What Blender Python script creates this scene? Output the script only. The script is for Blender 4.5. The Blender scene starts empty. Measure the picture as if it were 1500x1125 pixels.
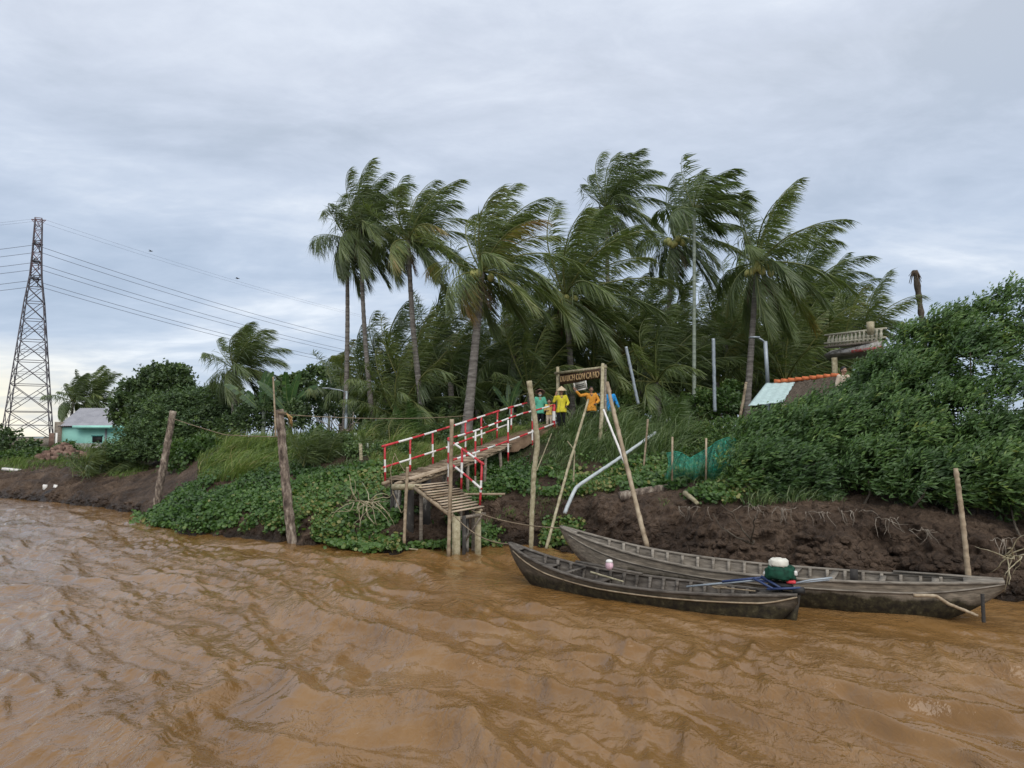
import bpy, math, random
import numpy as np
from mathutils import Vector, Matrix
R = math.radians
SC = bpy.context.scene
# ------------------------------------------------------------ camera
F = 1050.0; CX = 750.0; CY = 562.5; PITCH = R(4.2); CAMZ = 3.2
CPI, SPI = math.cos(PITCH), math.sin(PITCH)
cam = bpy.data.cameras.new('camera'); camo = bpy.data.objects.new('camera', cam)
SC.collection.objects.link(camo); SC.camera = camo
camo.location = (0, 0, CAMZ); camo.rotation_euler = (R(90) + PITCH, 0, 0)
cam.sensor_width = 36; cam.lens = F / 1500 * 36; cam.clip_end = 12000; cam.clip_start = 0.1
SC.view_settings.view_transform = 'Standard'; SC.view_settings.look = 'None'
SC.view_settings.exposure = 0.84; SC.view_settings.gamma = 1
SC.cycles.max_bounces = 8; SC.cycles.transparent_max_bounces = 6
# ------------------------------------------------------------ sun + sky
SUN_EL, SUN_AZ = R(48), R(165)      # azimuth measured from +Y clockwise: behind the viewer, left
sun = bpy.data.lights.new('sun', 'SUN'); suno = bpy.data.objects.new('sun', sun); SC.collection.objects.link(suno)
sun.energy = 1.4; sun.angle = R(60); sun.color = (1, .95, .88)
sd = Vector((math.sin(SUN_AZ) * math.cos(SUN_EL), math.cos(SUN_AZ) * math.cos(SUN_EL), math.sin(SUN_EL)))
suno.rotation_euler = sd.to_track_quat('Z', 'Y').to_euler()

class NT:
    def __init__(s, tree): s.t = tree; s.n = tree.nodes; s.l = tree.links
    def new(s, ty, **kw):
        n = s.n.new(ty)
        for k, v in kw.items():
            if k.startswith('i_'):
                key = k[2:]; key = int(key) if key.isdigit() else key.replace('_', ' ')
                if isinstance(v, bpy.types.NodeSocket): s.l.new(v, n.inputs[key])
                else: n.inputs[key].default_value = v
            else: setattr(n, k, v)
        return n
    def math(s, op, a, b=None, c=None, clamp=False):
        n = s.n.new('ShaderNodeMath'); n.operation = op; n.use_clamp = clamp
        for i, v in enumerate((a, b, c)):
            if v is None: continue
            if isinstance(v, bpy.types.NodeSocket): s.l.new(v, n.inputs[i])
            else: n.inputs[i].default_value = v
        return n.outputs[0]
    def mix(s, f, a, b, blend='MIX'):
        n = s.n.new('ShaderNodeMix'); n.data_type = 'RGBA'; n.blend_type = blend
        for k, v in ((0, f), (6, a), (7, b)):
            if isinstance(v, bpy.types.NodeSocket): s.l.new(v, n.inputs[k])
            else: n.inputs[k].default_value = (tuple(v) + (1,))[:4] if k else v
        return n.outputs[2]
    def ramp(s, f, stops, interp='LINEAR'):
        n = s.n.new('ShaderNodeValToRGB'); s.l.new(f, n.inputs[0]); cr = n.color_ramp; cr.interpolation = interp
        while len(cr.elements) < len(stops): cr.elements.new(.5)
        for e, (p, c) in zip(cr.elements, stops):
            e.position = p; e.color = (tuple(c) + (1,))[:4] if not isinstance(c, (int, float)) else (c, c, c, 1)
        return n.outputs[0]
    def noise(s, vec, scale, detail=4, rough=.55, dist=0, out=0):
        n = s.new('ShaderNodeTexNoise'); n.inputs['Scale'].default_value = scale
        n.inputs['Detail'].default_value = detail; n.inputs['Roughness'].default_value = rough
        n.inputs['Distortion'].default_value = dist
        if vec is not None: s.l.new(vec, n.inputs['Vector'])
        return n.outputs[out]
    def mapping(s, vec, scale=(1, 1, 1), rot=(0, 0, 0), loc=(0, 0, 0)):
        n = s.new('ShaderNodeMapping'); n.inputs['Scale'].default_value = scale
        n.inputs['Rotation'].default_value = rot; n.inputs['Location'].default_value = loc
        s.l.new(vec, n.inputs['Vector']); return n.outputs[0]

w = bpy.data.worlds.new('World'); SC.world = w; w.use_nodes = True
t = NT(w.node_tree); t.n.clear()
tc = t.new('ShaderNodeTexCoord').outputs['Generated']
sep = t.new('ShaderNodeSeparateXYZ', i_0=tc)
X, Y, Z = sep.outputs
zz = t.math('MAXIMUM', Z, 0.0)
den = t.math('ADD', zz, 0.16)
cv = t.new('ShaderNodeCombineXYZ', i_0=t.math('DIVIDE', X, den), i_1=t.math('DIVIDE', Y, den), i_2=0.0).outputs[0]
big = t.noise(t.mapping(cv, (.55, .8, 1), (0, 0, R(-25)), (3.1, 1.7, 0)), 1.0, 5, .55, .6)
med = t.noise(t.mapping(cv, (1.4, 2.1, 1), (0, 0, R(-35)), (1.3, 5.7, 0)), 1.3, 8, .62, .5)
fine = t.noise(t.mapping(cv, (3.5, 5.5, 1), (0, 0, R(-30)), (8, 2, 0)), 1.6, 8, .65, .3)
cl = t.math('ADD', t.math('MULTIPLY_ADD', big, .80, -.15), t.math('ADD', t.math('MULTIPLY', med, .36), t.math('MULTIPLY', fine, .14)))
clouds = t.ramp(cl, [(.36, (.37, .41, .475)), (.46, (.445, .485, .56)), (.53, (.51, .55, .62)), (.62, (.63, .66, .70))])
# thinner cloud lower down lets more of the blue through, broken by pale streaks
lowcl = t.ramp(cl, [(.38, (.28, .345, .445)), (.50, (.335, .40, .50)), (.60, (.42, .475, .56)), (.68, (.55, .59, .645))])
lowmask = t.ramp(zz, [(.02, 1.0), (.22, .85), (.45, 0.0)])
col = t.mix(lowmask, clouds, lowcl)
# pale warm break in the cloud low on the left horizon
lft = t.ramp(t.math('MULTIPLY', X, -1.0), [(.42, 0.0), (.60, .9)])
hor = t.ramp(zz, [(0.0, 1.0), (.055, .85), (.12, 0.0)])
wm = t.math('MULTIPLY', t.math('MULTIPLY', lft, hor), t.ramp(med, [(.30, .45), (.55, 1.0)]))
col = t.mix(wm, col, (.84, .76, .58))
sky = t.new('ShaderNodeTexSky', sky_type='NISHITA', sun_disc=False, sun_elevation=SUN_EL, sun_rotation=SUN_AZ)
b1 = t.new('ShaderNodeBackground', i_Color=sky.outputs[0], i_Strength=.07)
b2 = t.new('ShaderNodeBackground', i_Color=col, i_Strength=.88)
mx = t.new('ShaderNodeMixShader', i_0=.9); t.l.new(b1.outputs[0], mx.inputs[1]); t.l.new(b2.outputs[0], mx.inputs[2])
wo = t.new('ShaderNodeOutputWorld'); t.l.new(mx.outputs[0], wo.inputs[0])

# ------------------------------------------------------------ helpers
def at(px, py, Y):
    u = (px - CX) / F; v = (CY - py) / F
    k = Y / (CPI - v * SPI)
    return np.array([u * k, Y, CAMZ + (SPI + v * CPI) * k])
def proj(P):
    P = np.asarray(P, float); x = P[..., 0]; y = P[..., 1]; z = P[..., 2] - CAMZ
    d = y * CPI + z * SPI; v = (-y * SPI + z * CPI) / d
    return CX + F * x / d, CY - F * v
def tag(o, label=None, cat=None, group=None, kind=None):
    if label: o['label'] = label
    if cat: o['category'] = cat
    if group: o['group'] = group
    if kind: o['kind'] = kind
    return o
def empty(name, loc=(0, 0, 0), rz=0, **kw):
    o = bpy.data.objects.new(name, None); SC.collection.objects.link(o)
    o.empty_display_size = .2
    o.location = loc; o.rotation_euler = (0, 0, rz); return tag(o, **kw)
def copy_tree(o, parent=None):
    c = o.copy(); SC.collection.objects.link(c); c.parent = parent
    for ch in o.children: copy_tree(ch, c)
    return c
def nrm(a, ax=-1): return a / np.maximum(np.linalg.norm(a, axis=ax, keepdims=True), 1e-9)
class MB:
    def __init__(s): s.v = []; s.f = []; s.a = []; s.n = 0
    def add(s, V, Fc, var=.5):
        V = np.asarray(V, float).reshape(-1, 3); n = len(V)
        s.v.append(V)
        groups = Fc if isinstance(Fc, list) and len(Fc) and isinstance(Fc[0], np.ndarray) else [np.asarray(Fc)]
        for g in groups:
            if len(g): s.f.append(np.asarray(g, int) + s.n)
        s.a.append(np.full(n, var) if np.isscalar(var) else np.asarray(var, float).reshape(-1)); s.n += n
        return s
    def build(s, name, mat, parent=None, smooth=False, local=None):
        me = bpy.data.meshes.new(name)
        V = np.concatenate(s.v) if s.v else np.zeros((0, 3))
        if local is not None: V = V - np.asarray(local)
        me.vertices.add(len(V)); me.vertices.foreach_set('co', V.astype(np.float32).ravel())
        nl = sum(f.size for f in s.f); nf = sum(len(f) for f in s.f)
        if nf:
            me.loops.add(nl); me.loops.foreach_set('vertex_index', np.concatenate([f.ravel() for f in s.f]).astype(np.int32))
            me.polygons.add(nf)
            tot = np.concatenate([np.full(len(f), f.shape[1]) for f in s.f])
            me.polygons.foreach_set('loop_start', np.concatenate([[0], np.cumsum(tot)[:-1]]).astype(np.int32))
            if smooth: me.polygons.foreach_set('use_smooth', np.ones(nf, bool))
        at_ = me.attributes.new('var', 'FLOAT', 'POINT'); at_.data.foreach_set('value', np.concatenate(s.a).astype(np.float32))
        me.update(calc_edges=True); me.validate()
        if mat: me.materials.append(mat)
        o = bpy.data.objects.new(name, me); SC.collection.objects.link(o)
        if parent: o.parent = parent
        return o
    # --- solids
    def tube(s, pts, rad, n=8, var=.5, cap=True):
        pts = np.asarray(pts, float); m = len(pts)
        rad = np.full(m, rad) if np.isscalar(rad) else np.asarray(rad, float)
        T = np.gradient(pts, axis=0); T = nrm(T)
        ref = np.array([0, 0, 1.]) if abs(T[0, 2]) < .8 else np.array([1., 0, 0])
        S = nrm(np.cross(T, ref)); U = np.cross(S, T)
        a = np.linspace(0, 2 * np.pi, n, endpoint=False)
        V = pts[:, None] + rad[:, None, None] * (np.cos(a)[None, :, None] * S[:, None] + np.sin(a)[None, :, None] * U[:, None])
        i, j = np.meshgrid(np.arange(m - 1), np.arange(n), indexing='ij'); j2 = (j + 1) % n
        Q = np.stack([i * n + j, i * n + j2, (i + 1) * n + j2, (i + 1) * n + j], -1).reshape(-1, 4)
        fs = [Q]
        if cap:
            fs.append(np.arange(n)[::-1][None]); fs.append((np.arange(n) + (m - 1) * n)[None])
        if not np.isscalar(var): var = np.repeat(np.asarray(var), n)
        return s.add(V.reshape(-1, 3), fs, var)
    def hexa(s, P, var=.5):   # 8 corners: bottom 4 ccw then top 4
        Q = np.array([[0, 3, 2, 1], [4, 5, 6, 7], [0, 1, 5, 4], [1, 2, 6, 5], [2, 3, 7, 6], [3, 0, 4, 7]])
        return s.add(P, Q, var)
    def box(s, c, h, rz=0, M=None, var=.5):
        c = np.asarray(c, float); h = np.asarray(h, float)
        K = np.array([[-1, -1, -1], [1, -1, -1], [1, 1, -1], [-1, 1, -1], [-1, -1, 1], [1, -1, 1], [1, 1, 1], [-1, 1, 1]]) * h
        if rz: K = K @ np.array([[math.cos(rz), math.sin(rz), 0], [-math.sin(rz), math.cos(rz), 0], [0, 0, 1]])
        if M is not None: K = K @ np.asarray(M)
        return s.hexa(K + c, var)
    def plank(s, a, b, w, th, up=(0, 0, 1), var=.5):   # bar from a to b, w wide, th thick
        a = np.asarray(a, float); b = np.asarray(b, float); T = nrm(b - a)
        S = nrm(np.cross(T, np.asarray(up, float))); U = np.cross(S, T)
        P = []
        for k in (-1, 1):
            for e, sg in ((a, -1), (a, 1), (b, 1), (b, -1)):
                P.append(e + S * sg * w / 2 + U * k * th / 2)
        return s.hexa(np.array(P), var)
    def sphere(s, c, r, n=10, m=7, var=.5):
        c = np.asarray(c, float); r = np.ones(3) * r
        th = np.linspace(0, np.pi, m)[:, None]; ph = np.linspace(0, 2 * np.pi, n, endpoint=False)[None]
        V = np.stack([np.sin(th) * np.cos(ph), np.sin(th) * np.sin(ph), np.cos(th) + 0 * ph], -1) * r + c
        i, j = np.meshgrid(np.arange(m - 1), np.arange(n), indexing='ij'); j2 = (j + 1) % n
        Q = np.stack([i * n + j, (i + 1) * n + j, (i + 1) * n + j2, i * n + j2], -1).reshape(-1, 4)
        return s.add(V.reshape(-1, 3), Q, var)
def hsh(i, j, k, seed):
    h = (i * 374761393 + j * 668265263 + k * 2147483647 + seed * 974634777) & 0xFFFFFFFF
    h = ((h ^ (h >> 13)) * 1274126177) & 0xFFFFFFFF
    return ((h ^ (h >> 16)) & 0xFFFF) / 65535.0
def vnoise(P, seed=0):
    P = np.asarray(P, float)
    if P.shape[-1] == 2: P = np.concatenate([P, np.zeros(P.shape[:-1] + (1,))], -1)
    I = np.floor(P).astype(np.int64); f = P - I; u = f * f * (3 - 2 * f); r = 0
    for a in (0, 1):
        for b in (0, 1):
            for c in (0, 1):
                wgt = (u[..., 0] if a else 1 - u[..., 0]) * (u[..., 1] if b else 1 - u[..., 1]) * (u[..., 2] if c else 1 - u[..., 2])
                r = r + wgt * hsh(I[..., 0] + a, I[..., 1] + b, I[..., 2] + c, seed)
    return r
def fbm(P, seed=0, o=4, g=.5):
    r = 0; a = 1; s_ = 0
    for k in range(o):
        r = r + a * vnoise(P, seed + k * 17); s_ += a; a *= g; P = P * 2.03 + 5.3
    return r / s_
# ------------------------------------------------------------ materials
def pmat(name, stops, scale=6, detail=5, rough=.7, bump=.3, bscale=40, spec=.4, stretch=(1, 1, 1), var=0, metal=0, bdist=.01, coord='Object'):
    m = bpy.data.materials.new(name); m.use_nodes = True; t = NT(m.node_tree)
    b = t.n['Principled BSDF']
    c = t.mapping(t.new('ShaderNodeTexCoord').outputs[coord], stretch)
    n = t.noise(c, scale, detail, .6, .2)
    if var:
        a = t.new('ShaderNodeAttribute', attribute_name='var').outputs['Fac']
        n = t.math('ADD', n, t.math('MULTIPLY', t.math('SUBTRACT', a, .5), var))
    t.l.new(t.ramp(n, stops), b.inputs['Base Color'])
    b.inputs['Roughness'].default_value = rough; b.inputs['Metallic'].default_value = metal
    b.inputs['Specular IOR Level'].default_value = spec
    if bump:
        bn = t.noise(c, bscale, 6, .65)
        bp = t.new('ShaderNodeBump', i_Height=bn, i_Strength=bump, i_Distance=bdist)
        t.l.new(bp.outputs[0], b.inputs['Normal'])
    return m
def leafmat(name, stops, rough=.42, trans=.25, spec=.5):
    m = bpy.data.materials.new(name); m.use_nodes = True; t = NT(m.node_tree)
    b = t.n['Principled BSDF']; out = t.n['Material Output']
    a = t.new('ShaderNodeAttribute', attribute_name='var').outputs['Fac']
    c = t.ramp(a, stops)
    t.l.new(c, b.inputs['Base Color']); b.inputs['Roughness'].default_value = rough
    b.inputs['Specular IOR Level'].default_value = spec
    tr = t.new('ShaderNodeBsdfTranslucent'); t.l.new(t.mix(1.0, c, (1.3, 1.4, .6), 'MULTIPLY'), tr.inputs[0])
    mx = t.new('ShaderNodeMixShader', i_0=trans); t.l.new(b.outputs[0], mx.inputs[1]); t.l.new(tr.outputs[0], mx.inputs[2])
    t.l.new(mx.outputs[0], out.inputs[0]); return m
def flat(name, col, rough=.6, spec=.4, vary=.12, bump=.0, metal=0):
    lo = tuple(c * (1 - vary * 1.6) for c in col); hi = tuple(min(1, c * (1 + vary)) for c in col)
    return pmat(name, [(.3, lo), (.7, hi)], 9, 4, rough, bump, 30, spec, metal=metal)

# mud with cracks and clods
def mudmat():
    m = bpy.data.materials.new('mud'); m.use_nodes = True; t = NT(m.node_tree); b = t.n['Principled BSDF']
    geo = t.new('ShaderNodeNewGeometry'); p = geo.outputs['Position']
    n1 = t.noise(p, .9, 6, .6, .3); n2 = t.noise(p, 7, 8, .7, .4)
    f = t.math('ADD', t.math('MULTIPLY', n1, .6), t.math('MULTIPLY', n2, .4))
    c = t.ramp(f, [(.34, (.030, .019, .012)), (.47, (.070, .045, .029)), (.57, (.12, .080, .053)), (.70, (.21, .15, .105))])
    # wet dark foot and drier, greener top soil
    z = t.new('ShaderNodeSeparateXYZ', i_0=p).outputs[2]
    zn = t.math('ADD', z, t.math('MULTIPLY', t.math('SUBTRACT', n1, .5), 1.4))
    c = t.mix(t.ramp(zn, [(.0, 1.0), (.45, 0.0)]), c, (.030, .021, .015))
    c = t.mix(t.math('MULTIPLY', t.ramp(zn, [(.50, 0.0), (.60, 1.0)]), .0), c, (.05, .05, .02))
    top = t.math('MULTIPLY_ADD', zn, .25, .0)
    c = t.mix(t.ramp(top, [(.52, 0.0), (.68, .85)]), c, (.040, .042, .018))
    t.l.new(c, b.inputs['Base Color'])
    t.l.new(t.ramp(zn, [(.10, .22), (.6, .72)]), b.inputs['Roughness'])
    b.inputs['Specular IOR Level'].default_value = .3
    v = t.new('ShaderNodeTexVoronoi', feature='DISTANCE_TO_EDGE'); v.inputs['Scale'].default_value = 4.5
    t.l.new(t.mix(.12, p, t.noise(p, 3, 4, out=1)), v.inputs['Vector'])
    cr = t.ramp(v.outputs[0], [(0, 0.0), (.12, 1.0)])
    h = t.math('ADD', t.math('MULTIPLY', cr, .35), t.math('ADD', t.math('MULTIPLY', n2, 1.2), t.math('MULTIPLY', t.noise(p, 28, 6, .7), .35)))
    bp = t.new('ShaderNodeBump', i_Height=h, i_Strength=1.0, i_Distance=.14); t.l.new(bp.outputs[0], b.inputs['Normal'])
    return m
M = {}
M['mud'] = mudmat()
def watermat():
    m = bpy.data.materials.new('muddy water'); m.use_nodes = True; t = NT(m.node_tree); b = t.n['Principled BSDF']
    p = t.new('ShaderNodeNewGeometry').outputs['Position']
    s1 = t.noise(t.mapping(p, (1, 1, 1)), .22, 4, .6, 1.0); s2 = t.noise(t.mapping(p, (1.5, .6, 1), (0, 0, R(-40))), .8, 6, .65, .8)
    f = t.math('ADD', t.math('MULTIPLY', s1, .55), t.math('MULTIPLY', s2, .45))
    c = t.ramp(f, [(.35, (.140, .070, .018)), (.5, (.19, .100, .032)), (.65, (.24, .138, .056))])
    fo = t.noise(t.mapping(p, (1, 1, 0)), 14, 8, .75, .6); fm = t.noise(p, .7, 3, .6)
    fk = t.math('MULTIPLY', t.ramp(fo, [(.695, 0.0), (.74, 1.0)]), t.ramp(fm, [(.60, 0.0), (.75, .5)]))
    c = t.mix(t.math('MULTIPLY', fk, .25), c, (.42, .32, .23))
    vb = t.new('ShaderNodeTexVoronoi'); vb.inputs['Scale'].default_value = 9; t.l.new(p, vb.inputs['Vector'])
    dot = t.math('MULTIPLY', t.ramp(vb.outputs['Distance'], [(.03, .7), (.06, 0.0)]), t.ramp(t.noise(p, .9, 4, .6), [(.56, 0.0), (.64, 1.0)]))
    c = t.mix(t.math('MULTIPLY', dot, .2), c, (.35, .26, .18))
    t.l.new(c, b.inputs['Base Color']); b.inputs['Roughness'].default_value = .05; b.inputs['IOR'].default_value = 1.48
    b.inputs['Specular IOR Level'].default_value = .5
    r1 = t.noise(t.mapping(p, (1.0, .55, 1), (0, 0, R(-38))), 7.5, 3, .5, .6)
    r2 = t.noise(t.mapping(p, (.7, 1.1, 1), (0, 0, R(12))), 3.2, 4, .55, .8)
    r3 = t.noise(t.mapping(p, (1, .5, 1), (0, 0, R(-30))), 26, 3, .5, .3)
    patch = t.ramp(t.noise(p, .45, 3, .6, .5), [(.38, .25), (.6, 1.0)])
    rid = t.math('SUBTRACT', 1.0, t.math('ABSOLUTE', t.math('MULTIPLY_ADD', r1, 2.4, -1.2)))
    h = t.math('ADD', t.math('MULTIPLY', rid, .026), t.math('ADD', t.math('MULTIPLY', r2, .05), t.math('MULTIPLY', r3, .008)))
    h = t.math('MULTIPLY', h, patch)
    bp = t.new('ShaderNodeBump', i_Height=h, i_Strength=1.0, i_Distance=1.0); t.l.new(bp.outputs[0], b.inputs['Normal'])
    return m
M['water'] = watermat()

# ------------------------------------------------------------ terrain: columns (px at which each profile was measured) of (Y, z)
COLS = [
 (-900, [(60,-.9),(66,0),(68,1.4),(76,1.8),(84,2.2),(92,2.5),(105,2.8)]),
 (-200, [(42,-.9),(45,0),(47,1.3),(52,1.6),(60,2.1),(68,2.4),(80,2.6)]),
 (0,    [(35.5,-.9),(38.2,0),(39.4,.70),(42,1.10),(47,1.7),(58,2.15),(75,2.5)]),
 (100,  [(32,-.9),(34.6,0),(35.6,.60),(38,1.0),(43,1.6),(54,2.1),(75,2.5)]),
 (205,  [(28,-.9),(30.6,0),(31.4,.60),(35,1.1),(40,1.7),(48,2.2),(70,2.6)]),
 (225,  [(22.5,-.9),(26,-.02),(28.0,.35),(33,1.1),(38,1.6),(46,2.2),(70,2.7)]),
 (300,  [(21,-.9),(24,0),(25.2,.7),(27.5,1.45),(30.5,2.1),(34,2.85),(44,3.0)]),
 (440,  [(19.5,-.9),(22.2,0),(23.2,.85),(25.5,1.7),(28,2.3),(31,2.9),(40,3.1)]),
 (560,  [(17.5,-.9),(20.1,0),(21.2,.8),(23.6,1.6),(26.2,2.5),(29,3.0),(38,3.2)]),
 (650,  [(18.3,-.9),(20.8,0),(22.2,.85),(24.6,1.7),(27.0,2.6),(29.2,3.1),(38,3.4)]),
 (720,  [(19,-.9),(21.4,0),(22.7,1.15),(24.4,1.75),(26.6,2.7),(28.4,3.3),(38,3.7)]),
 (780,  [(19,-.9),(21.3,0),(22.6,1.25),(24.6,1.9),(26.4,2.9),(27.9,3.5),(38,3.8)]),
 (880,  [(17.2,-.9),(19.4,0),(20.9,1.35),(23.2,1.9),(25.2,2.7),(27.2,3.5),(38,3.8)]),
 (960,  [(15.6,-.9),(17.8,0),(19.4,1.4),(21.6,1.95),(23.6,2.6),(25.6,3.3),(38,3.7)]),
 (1050, [(14.6,-.9),(16.6,0),(18.0,1.5),(20.0,2.0),(22,2.5),(24.6,3.1),(38,3.6)]),
 (1200, [(13.9,-.9),(15.5,0),(16.8,1.5),(18.6,1.9),(20.6,2.4),(23.4,3.0),(36,3.5)]),
 (1350, [(13.4,-.9),(14.8,0),(16.1,1.35),(17.8,1.8),(20,2.3),(23,3.0),(36,3.5)]),
 (1500, [(12.9,-.9),(14.2,0),(15.4,.95),(17.2,1.6),(19.6,2.2),(23,3.0),(36,3.5)]),
 (2400, [(12,-.9),(13.6,0),(15,1.0),(17,1.6),(19.6,2.2),(23,3.0),(36,3.5)])]
cpx = np.array([c[0] for c in COLS], float); CT = np.array([c[1] for c in COLS])        # (n,7,2)
pxs = np.concatenate([np.linspace(-900, -60, 60, endpoint=False), np.linspace(-60, 1560, 900, endpoint=False), np.linspace(1560, 2400, 60)])
seg = [8, 46, 40, 34, 26, 20]
par = np.concatenate([np.linspace(i, i + 1, n, endpoint=False) for i, n in enumerate(seg)] + [[6.0]])
ctl = np.stack([[np.interp(pxs, cpx, CT[:, k, d]) for d in (0, 1)] for k in range(7)])   # (7,2,npx)
ker = np.exp(-np.linspace(-2, 2, 31) ** 2); ker /= ker.sum()
for k in range(7):
    for d in (0, 1):
        e = np.pad(ctl[k, d], 15, mode='edge'); ctl[k, d] = np.convolve(e, ker, 'valid')
def curve(k):   # smooth along the profile, sharp enough to keep the cut bank
    i = min(int(k), 5); f = k - i
    return ctl[i] * (1 - f) + ctl[i + 1] * f
TY = np.stack([curve(k)[0] for k in par]); TZ = np.stack([curve(k)[1] for k in par])      # (rows, cols)
sm = lambda A, n: A if n == 0 else sm(np.concatenate([A[:1], (A[:-2] + A[1:-1] * 2 + A[2:]) / 4, A[-1:]]), n - 1)
TY, TZ = sm(TY, 5), sm(TZ, 5)
TX = TY * ((pxs - CX) / F)[None]
P0 = np.stack([TX, TY, TZ], -1)
amp = np.interp(par, [0, .6, 1, 1.6, 2, 2.6, 3.5, 6], [.05, .15, .34, .42, .30, .16, .10, .05])[:, None]
r1 = 1 - np.abs(2 * fbm(P0 * [.9, .9, 1.4], 3, 4) - 1) * 2
r2 = fbm(P0 * 3.1, 11, 4) - .5; r3 = np.abs(fbm(P0 * [1.6, 1.6, 2.8], 23, 3) - .5) * 2
gul = fbm(np.stack([TX * 1.1, TZ * .25, TY * 0], -1), 31, 3) - .5        # vertical gullies
clod = np.maximum(0, .5 - np.abs(vnoise(P0 * 5.2, 41) - .5)) * .55 + np.abs(vnoise(P0 * 9.5, 43) - .5) * .55
push = amp * (r1 * .55 + r2 * .9 - r3 * .5 + gul * 2.6 + (clod - .3) * 1.0)
lf = np.clip((260 - pxs) / 80, 0, 1)[None]
TYd = TY - push * (1 - .65 * lf) * 1.0
TZd = TZ + push * .45 * (1 - .6 * lf) + (fbm(P0 * 1.7, 57, 3) - .5) * np.interp(par, [0, 1, 2, 6], [0, .02, .22, .22])[:, None]
# low terraces in the mud flat on the left
stp = np.clip((par - 1.0) / 2.5, 0, 1)[:, None]
ter = lf * ((par > 1) & (par < 4))[:, None] * .30 * (np.abs(((TY * .8 + fbm(P0 * .35, 71, 3) * 5) % 1) - .5) * 2 - .5)
TZd = TZd + ter
TXd = TYd * ((pxs - CX) / F)[None]
TG = np.stack([TXd, TYd, TZd], -1)
nr, nc = TYd.shape
far_rows = []
for yy in (120, 260, 700, 2500, 9000):
    r = TG[-1].copy(); k = yy / 36.0; r[:, 1] = np.maximum(r[:, 1] * 1.3, yy); r[:, 0] = r[:, 1] * ((pxs - CX) / F); r[:, 2] = 3.0; far_rows.append(r)
G = np.concatenate([TG, np.stack(far_rows)]); nr2 = len(G)
i, j = np.meshgrid(np.arange(nr2 - 1), np.arange(nc - 1), indexing='ij')
Q = np.stack([i * nc + j, i * nc + j + 1, (i + 1) * nc + j + 1, (i + 1) * nc + j], -1).reshape(-1, 4)
mb = MB(); mb.add(G.reshape(-1, 3), Q)
o = mb.build('ground', M['mud'], smooth=True); tag(o, 'brown muddy river bank rising from the water to flat land', 'ground', kind='structure')
def groundz(x, y):
    c = int(np.clip(np.interp(CX + F * x / y, pxs, np.arange(nc)), 0, nc - 1))
    return float(np.interp(y, np.maximum.accumulate(TYd[:, c]), TZd[:, c]))
def gp(px, Y, dz=0):
    x = (px - CX) / F * Y; return np.array([x, Y, groundz(x, Y) + dz])
def inpoly(px, py, poly):
    r = np.zeros(px.shape, bool); n = len(poly)
    for a in range(n):
        x1, y1 = poly[a]; x2, y2 = poly[(a + 1) % n]
        if y1 == y2: continue
        c = ((y1 > py) != (y2 > py)) & (px < (x2 - x1) * (py - y1) / (y2 - y1) + x1); r ^= c
    return r
def ground_samples(rng, n, px0, px1, k0, k1):    # random points on the terrain sheet, as world points
    a = rng.uniform(px0, px1, n); k = rng.uniform(k0, k1, n)
    c = np.clip(np.interp(a, pxs, np.arange(nc)), 0, nc - 1.001); r = np.clip(np.interp(k, par, np.arange(nr)), 0, nr - 1.001)
    ci = c.astype(int); ri = r.astype(int); fc = (c - ci)[:, None]; fr = (r - ri)[:, None]
    return (TG[ri, ci] * (1 - fr) * (1 - fc) + TG[ri + 1, ci] * fr * (1 - fc) + TG[ri, ci + 1] * (1 - fr) * fc + TG[ri + 1, ci + 1] * fr * fc)

# ------------------------------------------------------------ water
def waveh(x, y):
    p = np.stack([x, y], -1)
    wx = x + .9 * (fbm(p * .33, 91, 3) - .5) * 2; wy = y + .9 * (fbm(p * .33 + 40, 92, 3) - .5) * 2
    h = 0; rng = np.random.default_rng(5)
    base = math.atan2(.50, .86)
    for lam, a, sp, cnt in ((3.4, .032, .35, 3), (1.9, .062, .40, 4), (1.05, .048, .55, 5), (.55, .028, .8, 6), (.3, .0115, 1.2, 7)):
        for q in range(cnt):
            th = base + rng.uniform(-sp, sp); l_ = lam * rng.uniform(.8, 1.25); ph = rng.uniform(0, 7)
            s_ = np.sin((wx * math.cos(th) + wy * math.sin(th)) * 2 * np.pi / l_ + ph)
            crest = np.exp(1.35 * (s_ - 1)) * 2 - .75
            env = .35 + 1.3 * vnoise(p * .35 / lam ** .5 + q * 7.7, 100 + q)
            h = h + a * crest * env / cnt ** .5
    # calmer, longer swell on the left
    return h * (.85 + .3 * fbm(p * .12, 97, 2))
pyr = [2600., 2200., 1900., 1700., 1550., 1450., 1380., 1320., 1280., 1250., 1230., 1210., 1190.0]
while pyr[-1] > 712: pyr.append(pyr[-1] - (1.0 + 1.1 * max(0, (pyr[-1] - 800) / 300)))
yv = np.array([CAMZ * CPI / 1 for _ in pyr])
def wY(py):
    v = (CY - py) / F; k = -CAMZ / (SPI + v * CPI); return k * (CPI - v * SPI)
yr = np.array([wY(q) for q in pyr]); cols = np.concatenate([np.linspace(-1800, -120, 160, endpoint=False), np.linspace(-120, 1620, 820, endpoint=False), np.linspace(1620, 3300, 160)])
XX = yr[:, None] * ((cols - CX) / F)[None]; YY = np.repeat(yr[:, None], len(cols), 1)
HH = waveh(XX, YY) * np.interp(YY, [6, 30, 45], [1, .85, .6])
shore = np.interp(cols, pxs, ctl[1, 0])[None]
for bx0, by0, bx1, by1 in ((-.1, 16.4, 5.0, 12.7), (1.1, 16.9, 8.5, 12.5)):
    vx, vy = bx1 - bx0, by1 - by0; tt_ = np.clip(((XX - bx0) * vx + (YY - by0) * vy) / (vx * vx + vy * vy), 0, 1)
    dd_ = np.hypot(XX - bx0 - tt_ * vx, YY - by0 - tt_ * vy); HH *= np.clip(dd_ / 2.6, .25, 1)
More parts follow.
